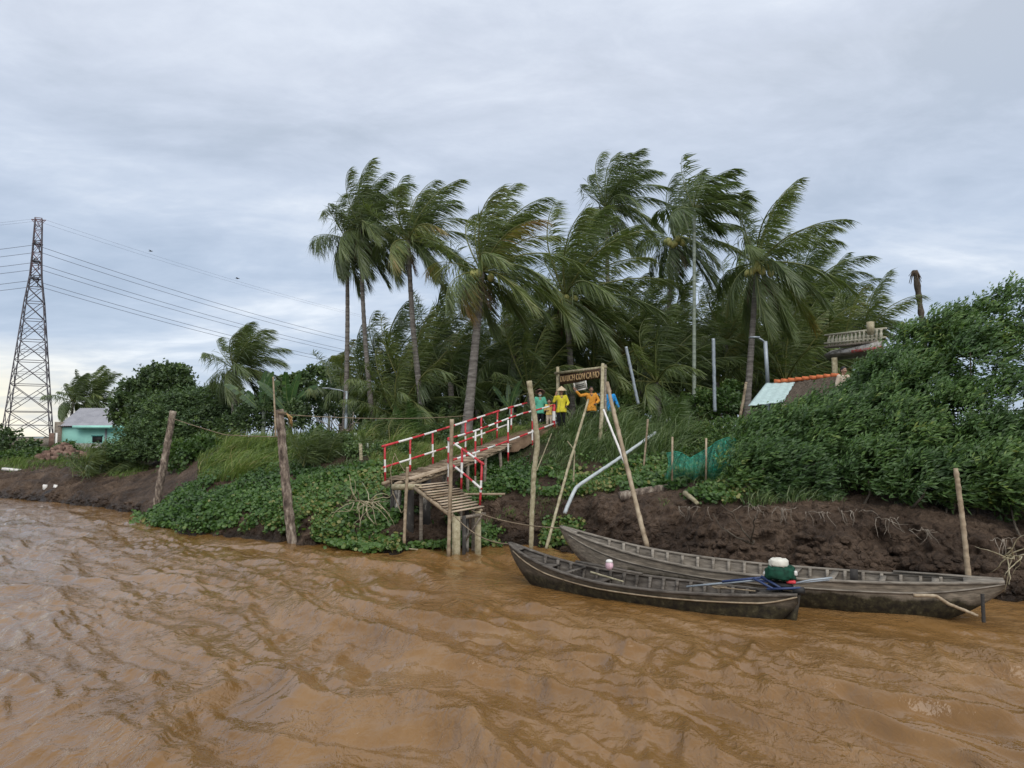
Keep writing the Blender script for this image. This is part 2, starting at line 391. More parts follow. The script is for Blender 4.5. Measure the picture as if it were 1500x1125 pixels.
HH *= np.clip((shore - YY) / 4.0 + .35, .35, 1)
HH *= np.interp(cols, [100, 500], [.72, 1])[None]
mb = MB(); nr3, nc3 = XX.shape
i, j = np.meshgrid(np.arange(nr3 - 1), np.arange(nc3 - 1), indexing='ij')
Q = np.stack([i * nc3 + j, i * nc3 + j + 1, (i + 1) * nc3 + j + 1, (i + 1) * nc3 + j], -1).reshape(-1, 4)
mb.add(np.stack([XX, YY, HH], -1).reshape(-1, 3), Q)
mb.add([[-3000, -30, -.7], [3000, -30, -.7], [3000, 3000, -.7], [-3000, 3000, -.7]], np.array([[0, 1, 2, 3]]))
o = mb.build('river_water', M['water'], smooth=True); tag(o, 'choppy brown muddy river water', 'water', kind='structure')
# ------------------------------------------------------------ foliage materials
M['palm'] = leafmat('palm leaf', [(0, (.044, .066, .030)), (.45, (.105, .145, .055)), (.68, (.17, .21, .07)), (.82, (.21, .21, .07)), (1, (.30, .20, .08))], .36, .30)
M['deadleaf'] = leafmat('dry palm leaf', [(0, (.07, .05, .035)), (1, (.22, .16, .11))], .7, .1, .2)
M['mangrove'] = leafmat('glossy shrub leaf', [(0, (.032, .068, .022)), (.5, (.072, .138, .038)), (.85, (.125, .21, .05)), (1, (.20, .25, .06))], .48, .28, .4)
M['hedge'] = leafmat('hedge leaf', [(0, (.035, .075, .018)), (.6, (.075, .14, .03)), (1, (.16, .20, .05))], .5, .25)
M['darktree'] = leafmat('dark tree leaf', [(0, (.034, .060, .024)), (.6, (.070, .115, .040)), (1, (.13, .19, .06))], .55, .25)
M['feather'] = leafmat('feathery leaf', [(0, (.036, .068, .026)), (.6, (.075, .128, .044)), (1, (.13, .20, .06))], .55, .25)
M['hyacinth'] = leafmat('hyacinth leaf', [(0, (.026, .060, .015)), (.5, (.068, .138, .032)), (.85, (.11, .19, .045)), (1, (.24, .23, .08))], .42, .3, .4)
M['grass'] = leafmat('grass blade', [(0, (.04, .075, .018)), (.45, (.11, .17, .035)), (.8, (.17, .24, .05)), (1, (.30, .27, .12))], .55, .25)
M['longgrass'] = leafmat('long grass blade', [(0, (.03, .06, .02)), (.5, (.08, .13, .035)), (1, (.19, .24, .10))], .45, .25)
M['banana'] = leafmat('banana leaf', [(0, (.025, .055, .022)), (.6, (.055, .12, .035)), (1, (.20, .28, .09))], .4, .35)
M['trunk'] = pmat('palm trunk', [(.3, (.10, .09, .078)), (.5, (.20, .18, .16)), (.7, (.32, .30, .27))], 1.6, 6, .85, 1.0, 9, .2, stretch=(1.2, 1.2, 7), bdist=.05)
M['bark'] = pmat('bark', [(.3, (.05, .04, .03)), (.7, (.13, .11, .085))], 5, 6, .9, .8, 12, .2, bdist=.03)
M['nut'] = pmat('coconut husk', [(.3, (.22, .25, .07)), (.6, (.36, .34, .11)), (.8, (.42, .25, .10))], 2.2, 3, .5, .1)
WIND = np.array([1.0, .22, 0.05])
Zv = np.array([0, 0, 1.0])
def ribbon(mb, P, D, L, Wd, Wv, droop, var):
    """many tapering leaves bent in the middle: P base, D direction, L length, Wd half width, Wv width vector, droop tip offset"""
    n = len(P); L = L[:, None]; Wd = Wd[:, None]
    mid = P + D * L * .42 + droop * .18
    V = np.stack([P, mid + Wv * Wd, mid - Wv * Wd, P + D * L + droop], 1).reshape(-1, 3)
    b = np.arange(n)[:, None] * 4
    T = np.concatenate([b + np.array([[0, 1, 2]]), b + np.array([[1, 3, 2]])])
    mb.add(V, T, np.repeat(var, 4))
def frond(mb, rng, base, d0, L, wind=.5, grav=.5, nl=46, ll=1.0, var=.45, lw=.026, seg=12, tipyel=0, shred=0.0):
    d = nrm(np.asarray(d0, float)); p = np.asarray(base, float); pts = [p]; ds = [d]
    for i in range(seg):
        s_ = (i + 1) / seg
        d = nrm(d + WIND * wind * (.025 + .19 * s_ ** 1.4) + np.array([0, 0, -1]) * grav * (.03 + .26 * s_) + rng.normal(0, .02, 3))
        p = p + d * L / seg; pts.append(p); ds.append(d)
    pts = np.array(pts); ds = np.array(ds)
    rv = np.linspace(min(.8, var + .34), min(.8, var + .22), seg + 1)
    mb.tube(pts, np.linspace(.055, .012, seg + 1) * (L / 4.5), 4, rv, cap=False)
    nl = int(nl * 1.75); lw = lw * .92
    S0 = np.cross(ds[0], Zv); S0 = S0 if np.linalg.norm(S0) > .15 else np.array([0, 1, 0.]); S = nrm(S0)
    ts = np.linspace(.13, 1.0, nl); fi = ts * seg; ii = np.clip(fi.astype(int), 0, seg - 1); fr = (fi - ii)[:, None]
    P = pts[ii] * (1 - fr) + pts[ii + 1] * fr; T = nrm(ds[ii] * (1 - fr) + ds[ii + 1] * fr)
    Sv = nrm(S[None] - T * (T @ S)[:, None]); N = np.cross(Sv, T)
    prof = np.sin(np.pi * np.clip(.16 + .74 * ts, 0, 1)) ** .6
    for sd_ in (-1, 1):
        r = rng.normal(0, 1, (nl, 3))
        dw = (Sv * sd_) @ WIND; sc_ = np.where(dw > -.1, .85, .30)[:, None]
        D = Sv * sd_ * sc_ * (1 - .45 * ts[:, None]) + T * (.5 + .6 * ts[:, None]) + N * .10 + WIND * (.30 + .50 * wind) * (.8 + .25 * r[:, :1]) - Zv * (.46 + .14 * r[:, 1:2]) + r * .05
        D = nrm(D); Ln = ll * 1.12 * prof * rng.uniform(.85, 1.1, nl)
        Wv = nrm(np.cross(D, nrm(N + .5 * rng.normal(0, 1, (nl, 3)))))
        dr = (-Zv * (.24 + .14 * rng.random((nl, 1))) + WIND * .13 * wind) * Ln[:, None]
        v = np.clip(var + rng.normal(0, .06, nl) + tipyel * ts ** 2 + rng.choice([0, .12], nl, p=[.85, .15]), 0, 1)
        keep = rng.random(nl) > shred
        ribbon(mb, P[keep], D[keep], Ln[keep], np.full(keep.sum(), lw * (L / 4.5) ** .5), Wv[keep], dr[keep], v[keep])
def crown(rng, n=24, L=4.3, wind=.55, grav=.5, e0=82, e1=-30, var=.42, vr=.08, nl=46, ll=.95, yel=(), lw=.026, az_bias=.25):
    mb = MB()
    for i in range(n):
        f = i / max(1, n - 1); el = R(e0 + (e1 - e0) * f ** 1.05 + rng.normal(0, 5)); az = i * 2.39996 + rng.normal(0, .2)
        d = np.array([math.cos(az) * math.cos(el), math.sin(az) * math.cos(el), math.sin(el)])
        d = nrm(d + WIND * az_bias * .5 * (.6 + f))
        Lf = L * (.72 + .28 * math.sin(math.pi * min(1, .25 + f * .7))) * rng.uniform(.9, 1.08)
        b = d * .12 * np.array([1, 1, .5]); up_ = max(0, -d[0]); Lf *= 1 - .36 * up_
        vv = var + rng.normal(0, vr)
        ty = .1
        if i in yel: vv += .20; ty = .32
        frond(mb, rng, b, d, Lf, wind * (.95 - .30 * f + .7 * up_) * rng.uniform(.8, 1.2), grav * (.35 + 1.15 * f) * rng.uniform(.8, 1.25), nl, ll, vv, lw, tipyel=ty)
    return mb
def skirt(rng, n, L):
    mb = MB()
    for i in range(n):
        az = rng.uniform(0, 6.28); d = np.array([math.cos(az) * .5, math.sin(az) * .5, -1]); 
        frond(mb, rng, d * .1, d, L * rng.uniform(.6, 1), .35, .4, 16, .45, rng.uniform(.1, .9), .02, seg=7, shred=.4)
    return mb
def palm(label, px, pybase, Y, cpx_, cpy, bend=.4, r=.17, group=None, nuts=0, skirtn=5, crownseed=0, name='coconut_palm', cat='palm tree', Yc=None, zb=None, **kw):
    rng = np.random.default_rng(1000 + crownseed)
    b = at(px, pybase, Y); b[2] = groundz(b[0], Y) - .1 if zb is None else zb
    c = at(cpx_, cpy, Yc or Y); H_ = c - b
    root = empty(name, b, label=label, cat=cat, group=group)
    n = 22; s_ = np.linspace(0, 1, n)[:, None]; side = np.array([1, .0, 0]) * bend
    path = H_ * s_ + side * np.sin(np.pi * s_) * np.linalg.norm(H_) * .08
    path[:, 0] += H_[0] * (s_[:, 0] ** 1.6 - s_[:, 0]) * .6
    rad = r * (1.0 - .38 * s_[:, 0]) * (1 + .4 * np.exp(-s_[:, 0] * 14)); m = 90
    sp = np.linspace(0, 1, m); pth = np.stack([np.interp(sp, s_[:, 0], path[:, k]) for k in range(3)], 1)
    rr = np.interp(sp, s_[:, 0], rad) * (1 + .035 * np.sin(sp * m * 2.1) + .03 * rng.normal(0, 1, m))
    MB().tube(pth, rr, 10).build('trunk', M['trunk'], root, True)
    cr = crown(rng, **kw).build('crown', M['palm'], root); cr.location = H_
    if skirtn:
        sk = skirt(rng, skirtn, kw.get('L', 4.3) * .45).build('dead_fronds', M['deadleaf'], root); sk.location = H_ + np.array([0, 0, -.1])
    for q in range(nuts):
        a = q * 2.4 + 3.6; rr_ = .24 + .1 * rng.random()
        mbn = MB(); mbn.sphere((0, 0, 0), (.145, .145, .18), 10, 8)
        no = mbn.build('coconut', M['nut'], root, True)
        no.location = H_ + np.array([math.cos(a) * rr_ * 1.5, -abs(math.sin(a)) * rr_ * 1.2 - .22, -.12 - .42 * rng.random()])
    return root

# -------- tall coconut palms (each placed at its own distance behind the bank)
palm('leftmost tall coconut palm with slim straight grey trunk', 505, 612, 34, 508, 350, .1, .13, crownseed=1, n=22, L=2.9, wind=.60, grav=.70, var=.36, e1=-55, nl=44, az_bias=.0)
palm('tall coconut palm with slim trunk leaning left over the leftmost one', 549, 606, 33.4, 528, 335, -.25, .13, crownseed=2, n=25, L=3.2, wind=.66, grav=.60, var=.40, yel=(18,), az_bias=.12)
palm('tall coconut palm with a bent trunk and bushy windswept crown, third from the left', 624, 615, 31.5, 598, 352, -.3, .15, crownseed=3, n=26, L=3.4, wind=.64, grav=.56, var=.43, yel=(15, 20), az_bias=.15)
palm('thick trunked coconut palm right beside the red and white footbridge railing', 683, 640, 28.6, 706, 398, .12, .21, crownseed=4, n=28, L=3.9, wind=.72, grav=.50, var=.46, yel=(10, 17, 22, 25), skirtn=9, nuts=4, az_bias=.22, ll=1.0)
palm('large spreading coconut palm hung with green coconuts above the wooden gate', 838, 600, 32, 828, 432, .1, .17, crownseed=5, n=28, L=4.9, wind=.55, grav=.42, var=.47, nuts=14, yel=(24, 29), az_bias=.2, nl=56, ll=1.1, e1=-48)
palm('tallest coconut palm, its crown rising above all the others', 893, 600, 38, 888, 304, .0, .15, crownseed=6, n=25, L=3.8, wind=.75, grav=.55, var=.36, az_bias=.2)
palm('coconut palm with a bunch of orange coconuts left of the slender areca palm', 966, 600, 35, 988, 350, .1, .14, crownseed=7, n=23, L=3.7, wind=.5, grav=.5, var=.38, nuts=12, az_bias=.1, e1=-60)
palm('leaning coconut palm with grey trunk rising behind the grey street lamp', 1091, 604, 29.5, 1109, 385, .1, .155, crownseed=8, n=25, L=4.0, wind=.50, grav=.52, var=.42, nuts=9, az_bias=.2, e1=-62, yel=(21,), skirtn=6)
palm('coconut palm half hidden behind the leaning palm by the street lamp', 1160, 600, 36, 1172, 430, .0, .14, crownseed=9, n=20, L=3.9, wind=.55, grav=.42, var=.36, az_bias=.35)
palm('coconut palm in front of the dark grove left of the banana leaves', 345, 600, 38, 343, 540, .0, .2, crownseed=10, n=26, L=2.9, wind=.66, grav=.55, var=.42, az_bias=.2, skirtn=4)
palm('low palm showing above the right end of the dark grove beside the balustrade', 1262, 560, 33, 1262, 492, .0, .14, crownseed=11, n=14, L=2.9, wind=.35, grav=.4, var=.40, az_bias=.1, skirtn=0, nl=34, e1=5)
palm('windblown palm straight above the grey roof of the turquoise house', 103, 620, 74, 107, 588, .0, .2, crownseed=12, n=22, L=4.0, wind=.7, grav=.5, var=.38, az_bias=.15, skirtn=0, nl=34, lw=.045)
palm('windblown palm behind the right end of the grey roof', 142, 620, 76, 134, 588, .0, .2, crownseed=13, n=22, L=4.6, wind=.7, grav=.4, var=.40, az_bias=.3, skirtn=0, nl=34, lw=.045)
# dead palm, bare stump with a ruff of dead leaf bases
def dead_palm():
    b = at(1346, 480, 33); b[2] = groundz(b[0], 33); c = at(1340, 398, 33); c2 = c - b
    root = empty('dead_palm', b, label='dead leafless palm trunk standing alone against the sky', cat='dead tree')
    s_ = np.linspace(0, 1, 40)[:, None]; pth = c2 * s_; pth[:, 0] += .25 * np.sin(s_[:, 0] * 3.1)
    rng = np.random.default_rng(8)
    MB().tube(pth, .17 - .05 * s_[:, 0] + .012 * rng.normal(0, 1, 40), 9).build('trunk', M['bark'], root, True)
    mb = MB()
    for q in range(14):
        a = q * 2.4; d = np.array([math.cos(a) * .35, math.sin(a) * .35, .8]); e = d * .4 + np.array([math.cos(a) * .12, math.sin(a) * .12, -.75 * rng.random()])
        mb.tube([c2 - [0, 0, .3], c2 + d * .3 - [0, 0, .2], c2 + e - [0, 0, .3]], [.05, .035, .012], 5, .3)
    mb.build('leaf_stubs', M['deadleaf'], root)
dead_palm()
# -------- slender areca palms
def areca(label, px, pyb, Y, cpx_, cpy, r, L, seed, n=9, full=1.0):
    rng = np.random.default_rng(seed); b = at(px, pyb, Y); b[2] = groundz(b[0], Y) - .1; c = at(cpx_, cpy, Y) - b
    root = empty('areca_palm', b, label=label, cat='palm tree'); s_ = np.linspace(0, 1, 50)[:, None]; pth = c * s_
    MB().tube(pth, r * (1 - .25 * s_[:, 0]) + .006 * (np.arange(50) % 4 == 0), 8).build('trunk', M['arecatrunk'], root, True)
    mb = MB()
    for i in range(n):
        az = i * 2.4; el = R(75 - 85 * i / n); d = nrm(np.array([math.cos(az) * math.cos(el), math.sin(az) * math.cos(el), math.sin(el)]) + WIND * .3)
        frond(mb, rng, d * .05, d, L, .75, .55, 22, L * .42, .38 + rng.normal(0, .05), .05, seg=8)
    k = mb.build('crown', M['palm'], root); k.location = c
M['arecatrunk'] = pmat('areca trunk', [(.3, (.14, .17, .13)), (.6, (.30, .34, .28))], 1.5, 4, .8, .4, 10, .3, stretch=(1, 1, 6))
areca('slender areca palm with pale ringed trunk and small tuft of fronds', 1016, 598, 30, 1017, 306, .085, 2.3, 71, 13)
areca('small areca palm far off left of the tall coconut palms', 482, 608, 42, 484, 545, .09, 1.5, 72, 9)

# -------- low palms of the grove, filling the dark mass behind
protos = []
for q in range(7):
    rng = np.random.default_rng(300 + q)
    root = empty('grove_palm', (0, 0, 0))
    MB().tube([(0, 0, -4.5), (.1, 0, -2), (0, 0, 0)], [.22, .17, .15], 8).build('trunk', M['trunk'], root, True)
    crown(rng, n=[17, 20, 22, 16, 20, 24, 15][q], L=[4.2, 4.6, 5.0, 3.8, 4.4, 4.8, 4.0][q], wind=[.4, .5, .3, .25, .6, .35, .5][q], grav=.42, var=[.40, .45, .50, .42, .36, .50, .56][q],
          e1=-35, nl=34, ll=1.0, lw=.030, az_bias=.15).build('crown', M['palm'], root)
    protos.append(root)
GP = [(528,560,35),(566,548,37),(600,590,33),(640,505,36),(660,560,33),(628,545,40),(735,500,36),(752,520,33.5),(720,560,36),(775,575,31.5),(690,520,38),
      (800,500,37),(868,545,33.5),(905,490,38),(935,520,34),(962,560,31.5),(985,500,37),(1010,575,32),(1045,480,39),(1062,500,34),(1050,560,33),(1105,540,35),
      (1135,500,37),(1150,560,32),(1190,520,35),(1200,465,40),(1228,545,33),(760,480,41),(870,475,41),(940,480,42),(580,610,32),(700,600,33),(1190,478,42),(1085,470,41),(500,585,38),(820,560,35)]
GL = 'low dark green palm in the dense grove behind the tall coconut palms'
for q, (px, py, Y) in enumerate(GP):
    o = protos[q] if q < len(protos) else copy_tree(protos[q % len(protos)])
    c = at(px, py, Y); o.location = c; rz = ((q * 37) % 50 - 25) / 57.3; o.rotation_euler = (0, 0, rz)
    k = .72 + .3 * ((q * 29) % 10) / 10; o.scale = (k, k, k)
    o['label'] = GL; o['category'] = 'palm tree'; o['group'] = 'low palms in the dark grove'
# nearer pandanus like tufts of upright leaves
def tuft(name, label, cat, px, Y, h, n, mat, width=.03, spread=.45, windk=.5, fr=True, seed=0, group=None):
    rng = np.random.default_rng(seed); b = gp(px, Y, -.05); root = empty(name, b, label=label, cat=cat, group=group); mb = MB()
    for i in range(n):
        az = rng.uniform(0, 6.28); el = R(rng.uniform(38, 88)); d = np.array([math.cos(az) * math.cos(el), math.sin(az) * math.cos(el), math.sin(el)])
        p = np.array([rng.normal(0, spread * .4), rng.normal(0, spread * .4), 0])
        frond(mb, rng, p, d, h * rng.uniform(.75, 1.15), .3 * windk, .35, 20, h * .42, .42 + rng.normal(0, .07), width, seg=8)
    mb.build('leaves', mat, root)
    for i in range(max(4, n // 4)):
        a = rng.uniform(0, 6.28); MB().tube([(math.cos(a) * .1, math.sin(a) * .1, 0), (math.cos(a) * .25, math.sin(a) * .25, h * .45)], [.04, .02], 6).build('stem', M['arecatrunk'], root, True)
tuft('palm_clump', 'bushy young palm clump in front of the turquoise house on the mud', 'palm clump', 146, 37.5, 1.6, 30, M['palm'], .035, 1.3, seed=1)
tuft('palm_clump', 'bushy young palm clump on the bank right of the tall mooring log', 'palm clump', 462, 27, 1.35, 34, M['palm'], .028, .9, seed=2)
tuft('palm_clump', 'bright young palm clump below the third tall coconut palm', 'palm clump', 590, 29.5, 1.5, 12, M['hedge'], .03, .5, seed=3)

for q, (px, Y, h, n_, lab) in enumerate([(560,29.0,1.1,12,'small fern like clump between the small street lamp and the footbridge'),(615,28.3,.9,10,'small fern like clump above the footbridge left railing'),(645,29.3,1.2,12,'feathery clump at the foot of the third tall palm'),(525,29.5,1.0,10,'feathery clump right of the heap of dry sticks'),(725,29.8,1.2,12,'feathery clump just right of the thick palm trunk'),(765,29.6,.9,10,'feathery clump left of the person in mint green'),(540,27.6,.8,12,'low feathery clump on the earth slope left of the footbridge'),(985,25.2,1.5,14,'tall windblown reed clump above the green net')]):
    tuft('fern_clump', lab, 'plant', px, Y, h, n_, M['longgrass'] if q % 2 else M['palm'], .022, .5, seed=80 + q)
# -------- banana plants
def banana(label, px, Y, h, n, seed, lean=.4):
    rng = np.random.default_rng(seed); b = gp(px, Y, -.05); root = empty('banana_plant', b, label=label, cat='banana plant')
    MB().tube([(0, 0, 0), (.03, 0, h * .45)], [.13, .09], 9).build('stem', M['arecatrunk'], root, True)
    for i in range(n):
        az = i * 2.4 + seed; el = R(rng.uniform(45, 85)); d = np.array([math.cos(az) * math.cos(el) * 1.3, math.sin(az) * math.cos(el) * .8, math.sin(el)])
        L = h * .62 * rng.uniform(.8, 1.1); seg = 14; p = np.array([0, 0, h * .42]); pts = [p]; dd = nrm(d)
        for k in range(seg):
            dd = nrm(dd + WIND * .05 * lean + np.array([0, 0, -.11 * (k / seg)])); p = p + dd * L / seg; pts.append(p)
        pts = np.array(pts); T = nrm(np.gradient(pts, axis=0)); S = nrm(np.cross(T, [0.2, -1, .3])); mb = MB()
        tt = np.linspace(0, 1, seg + 1); wv = .15 * h / 2.6 * np.sin(np.pi * np.clip(tt * .95 + .03, 0, 1)) ** .6 * (tt > .12)
        mb.tube(pts, np.linspace(.03, .006, seg + 1), 5, .95, cap=False)
        for sd_ in (-1, 1):      # torn blade: strips side by side
            for k in range(2, seg):
                if rng.random() < .12: continue
                a, c = pts[k], pts[k + 1] if k + 1 <= seg else pts[k]
                out = S[k] * sd_ * wv[k] + T[k] * wv[k] * .35 + np.array([0, 0, -.35 * wv[k] * rng.random()])
                o2 = S[min(seg, k + 1)] * sd_ * wv[min(seg, k + 1)] + T[k] * wv[k] * .3 + np.array([0, 0, -.35 * wv[k] * rng.random()])
                mb.add([a, c, c + o2, a + out], np.array([[0, 1, 2, 3]]), np.clip(.45 + rng.normal(0, .15), 0, .9))
        mb.build('leaf', M['banana'], root)
banana('tall banana plant with torn upright leaves behind the tall mooring log', 386, 36, 3.6, 8, 4)
banana('second banana plant with drooping leaves between the mooring log and the grove', 424, 35.5, 3.4, 8, 5)
banana('low banana plant with two upright leaves behind the footbridge railing', 748, 30.2, 2.1, 4, 9)

# -------- leafy shrubs and trees
def leafcloud(mb, rng, blobs, n, L, W, per=7, windk=.5, up=.25, twig=.28, flatk=0., core=.35, var=(.5, .22), shell=.30, cluster=0, coh=0.):
    C_ = np.array([b[:3] for b in blobs]); Rr = np.array([np.ones(3) * b[3] if np.isscalar(b[3]) else b[3] for b in blobs])
    wgt = (Rr.prod(1)) ** (2 / 3); wgt /= wgt.sum(); q = rng.choice(len(C_), n, p=wgt)
    d = nrm(rng.normal(0, 1, (n, 3))); d[:, 2] = np.where(d[:, 2] < -.75, -d[:, 2], d[:, 2])
    lump = .55 + .85 * fbm(C_[q] * 1.3 + d * Rr[q] * 2.0, 5, 4, .6)
    rad = lump * (1 - shell * rng.random(n) ** 1.5)
    inner = rng.random(n) < core; rad = np.where(inner, rad * rng.uniform(.5, .85, n), rad)
    if cluster:      # gather the twigs into boughs, leaving dark gaps between
        g = np.arange(n) // cluster * cluster; jit = rng.normal(0, .13, (n, 3)); out_ = ~inner
        q = np.where(out_, q[g], q); d = np.where(out_[:, None], nrm(d[g] + jit), d); rad = np.where(out_, rad[g] * (1 + rng.normal(0, .035, n)), rad)
    rad = np.where((rng.random(n) < .06) & (d[:, 2] > -.1), rad * rng.uniform(1.05, 1.28, n), rad)
    P = C_[q] + d * Rr[q] * rad[:, None]
    keep = np.ones(n, bool)
    for c, r in zip(C_, Rr): keep &= (((P - c) / r) ** 2).sum(1) > .30
    P, d, inner = P[keep], d[keep], inner[keep]; m = len(P)
    tw = nrm(d * .6 + rng.normal(0, .45, (m, 3)) + WIND * windk + Zv * up)
    if flatk: tw[:, 2] *= (1 - flatk); tw = nrm(tw)
    tv = np.clip(var[0] + rng.normal(0, var[1], m) + (fbm(P * .9, 61, 3) - .5) * .9, 0, 1)
    for k in range(per):
        s_ = (k + .5) / per
        b = P + tw * twig * s_
        D = nrm(tw * .65 + rng.normal(0, .55 - .2 * min(1, coh), (m, 3)) + WIND * windk * (.4 + .8 * coh) + Zv * .25 * coh)
        if flatk: D[:, 2] *= (1 - flatk * .7); D = nrm(D)
        Nn = nrm(np.cross(D, rng.normal(0, 1, (m, 3))) * .55 + Zv * .5 + d * .5); Wv = nrm(np.cross(D, Nn))
        Ln = L * rng.uniform(.65, 1.2, m); dr = -Zv * .12 * Ln[:, None]
        ribbon(mb, b, D, Ln, W * rng.uniform(.8, 1.2, m), Wv, dr, np.clip(tv + rng.normal(0, .10, m), 0, 1))
def blob(px, py, Y, rpx, sq=(1, 1, 1)):
    c = at(px, py, Y); r = rpx * Y / F; return (c[0], c[1], c[2], np.array(sq) * r)
def shrub(name, label, cat, blobs, n, L, W, mat, seed=0, stems=5, per=7, group=None, **kw):
    rng = np.random.default_rng(seed); B = [blob(*b) for b in blobs]
    cx_ = np.mean([b[0] for b in B]); cy_ = np.mean([b[1] for b in B]); base = np.array([cx_, cy_, groundz(cx_, cy_)])
    root = empty(name, base, label=label, cat=cat, group=group)
    mb = MB(); leafcloud(mb, rng, B, n, L, W, per=per, **kw); mb.build('crown', mat, root, local=base)
    for k in range(stems):
        st = MB()
        b = B[k % len(B)]; x0 = b[0] + rng.normal(0, .4) * b[3][0]; y0 = b[1] + rng.normal(0, .3) * b[3][1]; g = groundz(x0, y0) - .1
        top = np.array(b[:3]) + rng.normal(0, .35, 3) * b[3]
        mid = (np.array([x0, y0, g]) + top) / 2 + rng.normal(0, .12, 3)
        st.tube([(x0, y0, g), mid, top], [.035, .026, .012], 6)
        st.build('stem', M['bark'], root, True, local=base)
    return root
def tree(name, label, cat, px, Y, blobs, n, L, W, mat, seed, r=.2, ntr=1, **kw):
    rng = np.random.default_rng(seed); B = [blob(*b) for b in blobs]; base = gp(px, Y, -.1)
    root = empty(name, base, label=label, cat=cat)
    mb = MB(); leafcloud(mb, rng, B, n, L, W, **kw); mb.build('crown', mat, root, local=base)
    fork = base + (np.mean([b[:3] for b in B], 0) - base) * .45
    MB().tube([base, (base + fork) / 2 + [.1, 0, 0], fork], [r, r * .8, r * .65], 9).build('trunk', M['bark'], root, True, local=base)
    for b in B:
        MB().tube([fork, (fork + np.array(b[:3])) / 2 + rng.normal(0, .15, 3), b[:3]], [r * .5, r * .3, .03], 6).build('limb', M['bark'], root, True, local=base)
    return root
# far left
tree('broadleaf_tree', 'dark rounded broadleaf tree standing right of the turquoise house', 'tree', 222, 46,
     [(205,590,46,32),(232,568,46.5,30),(255,560,46,24),(190,605,45.5,24),(262,585,46,26),(225,610,45,34),(245,600,46,28)], 4200, .24, .075, M['darktree'], 21, .25, windk=.2, twig=.4, core=.3)
tree('spreading_tree', 'feathery spreading tree with flat tiered branches behind the leaning mooring post', 'tree', 262, 39,
     [(250,600,39,42,(1,1,.5)),(300,585,39.5,45,(1,1,.35)),(225,630,38.5,44,(1,1,.5)),(280,625,38.5,48,(1,1,.55)),(318,612,39,36,(1,1,.5)),(240,655,38,48,(1,1,.5)),(190,660,38,34,(1,1,.6)),(280,650,38,40,(1,1,.5))], 6500, .15, .035, M['feather'], 22, .16, flatk=.7, windk=.45, twig=.45, per=10, core=.4)
shrub('leafy_bush', 'pale green heart leaved bush at the foot of the feathery tree', 'bush', [(275,672,32.5,24),(298,660,32.8,22),(255,668,33,18)], 700, .15, .065, M['hedge'], 23, var=(.45, .15), per=6)
shrub('leafy_bush', 'low dark bushes at the far left edge beside the shed', 'bush', [(8,655,55,24),(-20,650,56,30),(40,662,54,18)], 700, .25, .09, M['darktree'], 24)
shrub('leafy_bush', 'bright creeping vines covering the slope between house and feathery tree', 'vine', [(190,665,42,22),(205,650,43,24),(172,672,41,16),(60,672,47,24,(1.6,1,.5)),(20,676,47,22,(1.6,1,.5)),(95,668,47,18)], 2300, .17, .07, M['hedge'], 25, stems=0, var=(.4,.2))
shrub('leafy_bush', 'thick dark undergrowth right of the tall mooring log below the grove', 'undergrowth',
      [(450,600,36,22),(395,606,36.5,28),(420,604,36.5,28),(400,590,40,26),(370,606,38,24),(300,620,38,24),(475,590,37,26),(430,612,35,20),(510,600,35,22),(540,612,34,22),(575,618,33,22),(610,625,32,20),(645,620,31.5,22),(360,618,36,22),(330,630,35,18)], 3800, .17, .045, M['darktree'], 26, stems=8, windk=.5)
shrub('leafy_bush', 'far bush line in the dip between the left palm and the grove', 'bush', [(440,570,50,22),(465,560,52,24),(415,575,50,20),(320,590,52,26),(500,570,50,22)], 1300, .3, .1, M['darktree'], 27, stems=3)
shrub('leafy_bush', 'dense dark thicket filling the grove behind the five people', 'thicket',
      [(700,590,38,38),(760,590,37,34),(640,580,40,40),(820,580,40,36),(870,590,39,36),(930,590,39,38),(990,590,37,36),(1050,590,36,34),(1110,585,36,34),(1170,580,36,34),(1220,560,37,34),(590,585,41,34),(900,540,44,46),(1000,530,44,50),(1100,520,44,50),(760,530,45,44),(1180,510,44,36)], 8000, .32, .08, M['darktree'], 28, stems=17, windk=.3, core=.4, var=(.25, .18))
shrub('leafy_bush', 'leafy bush with small red flowers under the upright grey post', 'bush', [(1030,595,29,20),(1060,592,29,20),(1005,600,29.5,14),(1070,575,30,14)], 900, .13, .05, M['hedge'], 29, var=(.35, .2), per=6)
shrub('leafy_bush', 'yellow green bush beside the person in blue', 'bush', [(918,582,31,10),(926,592,31,9),(912,598,31,9)], 260, .12, .05, M['hedge'], 30, var=(.85, .12), stems=2, per=6)
shrub('clipped_hedge', 'low rounded hedge of small light leaves above the green net', 'hedge',
      [(1030,640,24,22),(1062,640,23,28),(1095,645,22,30),(1045,665,22.2,26),(1010,655,23.5,20),(1080,670,21,28),(1120,640,22,30),(1000,680,22,20),(1065,690,20.6,20)], 4600, .075, .026, M['hedge'], 31, var=(.42, .22), stems=6, twig=.16)
shrub('leafy_bush', 'mixed dark bushes on the earth bank left of the footbridge top', 'bush', [(500,655,27.6,14),(520,668,26.8,12),(555,672,26.4,14),(590,668,26.6,10),(640,640,28.6,14),(665,655,27.6,9),(700,640,28.8,12),(735,628,29.4,14)], 1500, .11, .035, M['feather'], 33, stems=6, var=(.5,.25))
shrub('leafy_bush', 'light green bush on the slope right of the bright grass mound', 'bush', [(462,640,29.5,12),(480,650,28.4,12),(445,655,28.5,10)], 500, .10, .035, M['hedge'], 34, stems=3, var=(.4,.2))
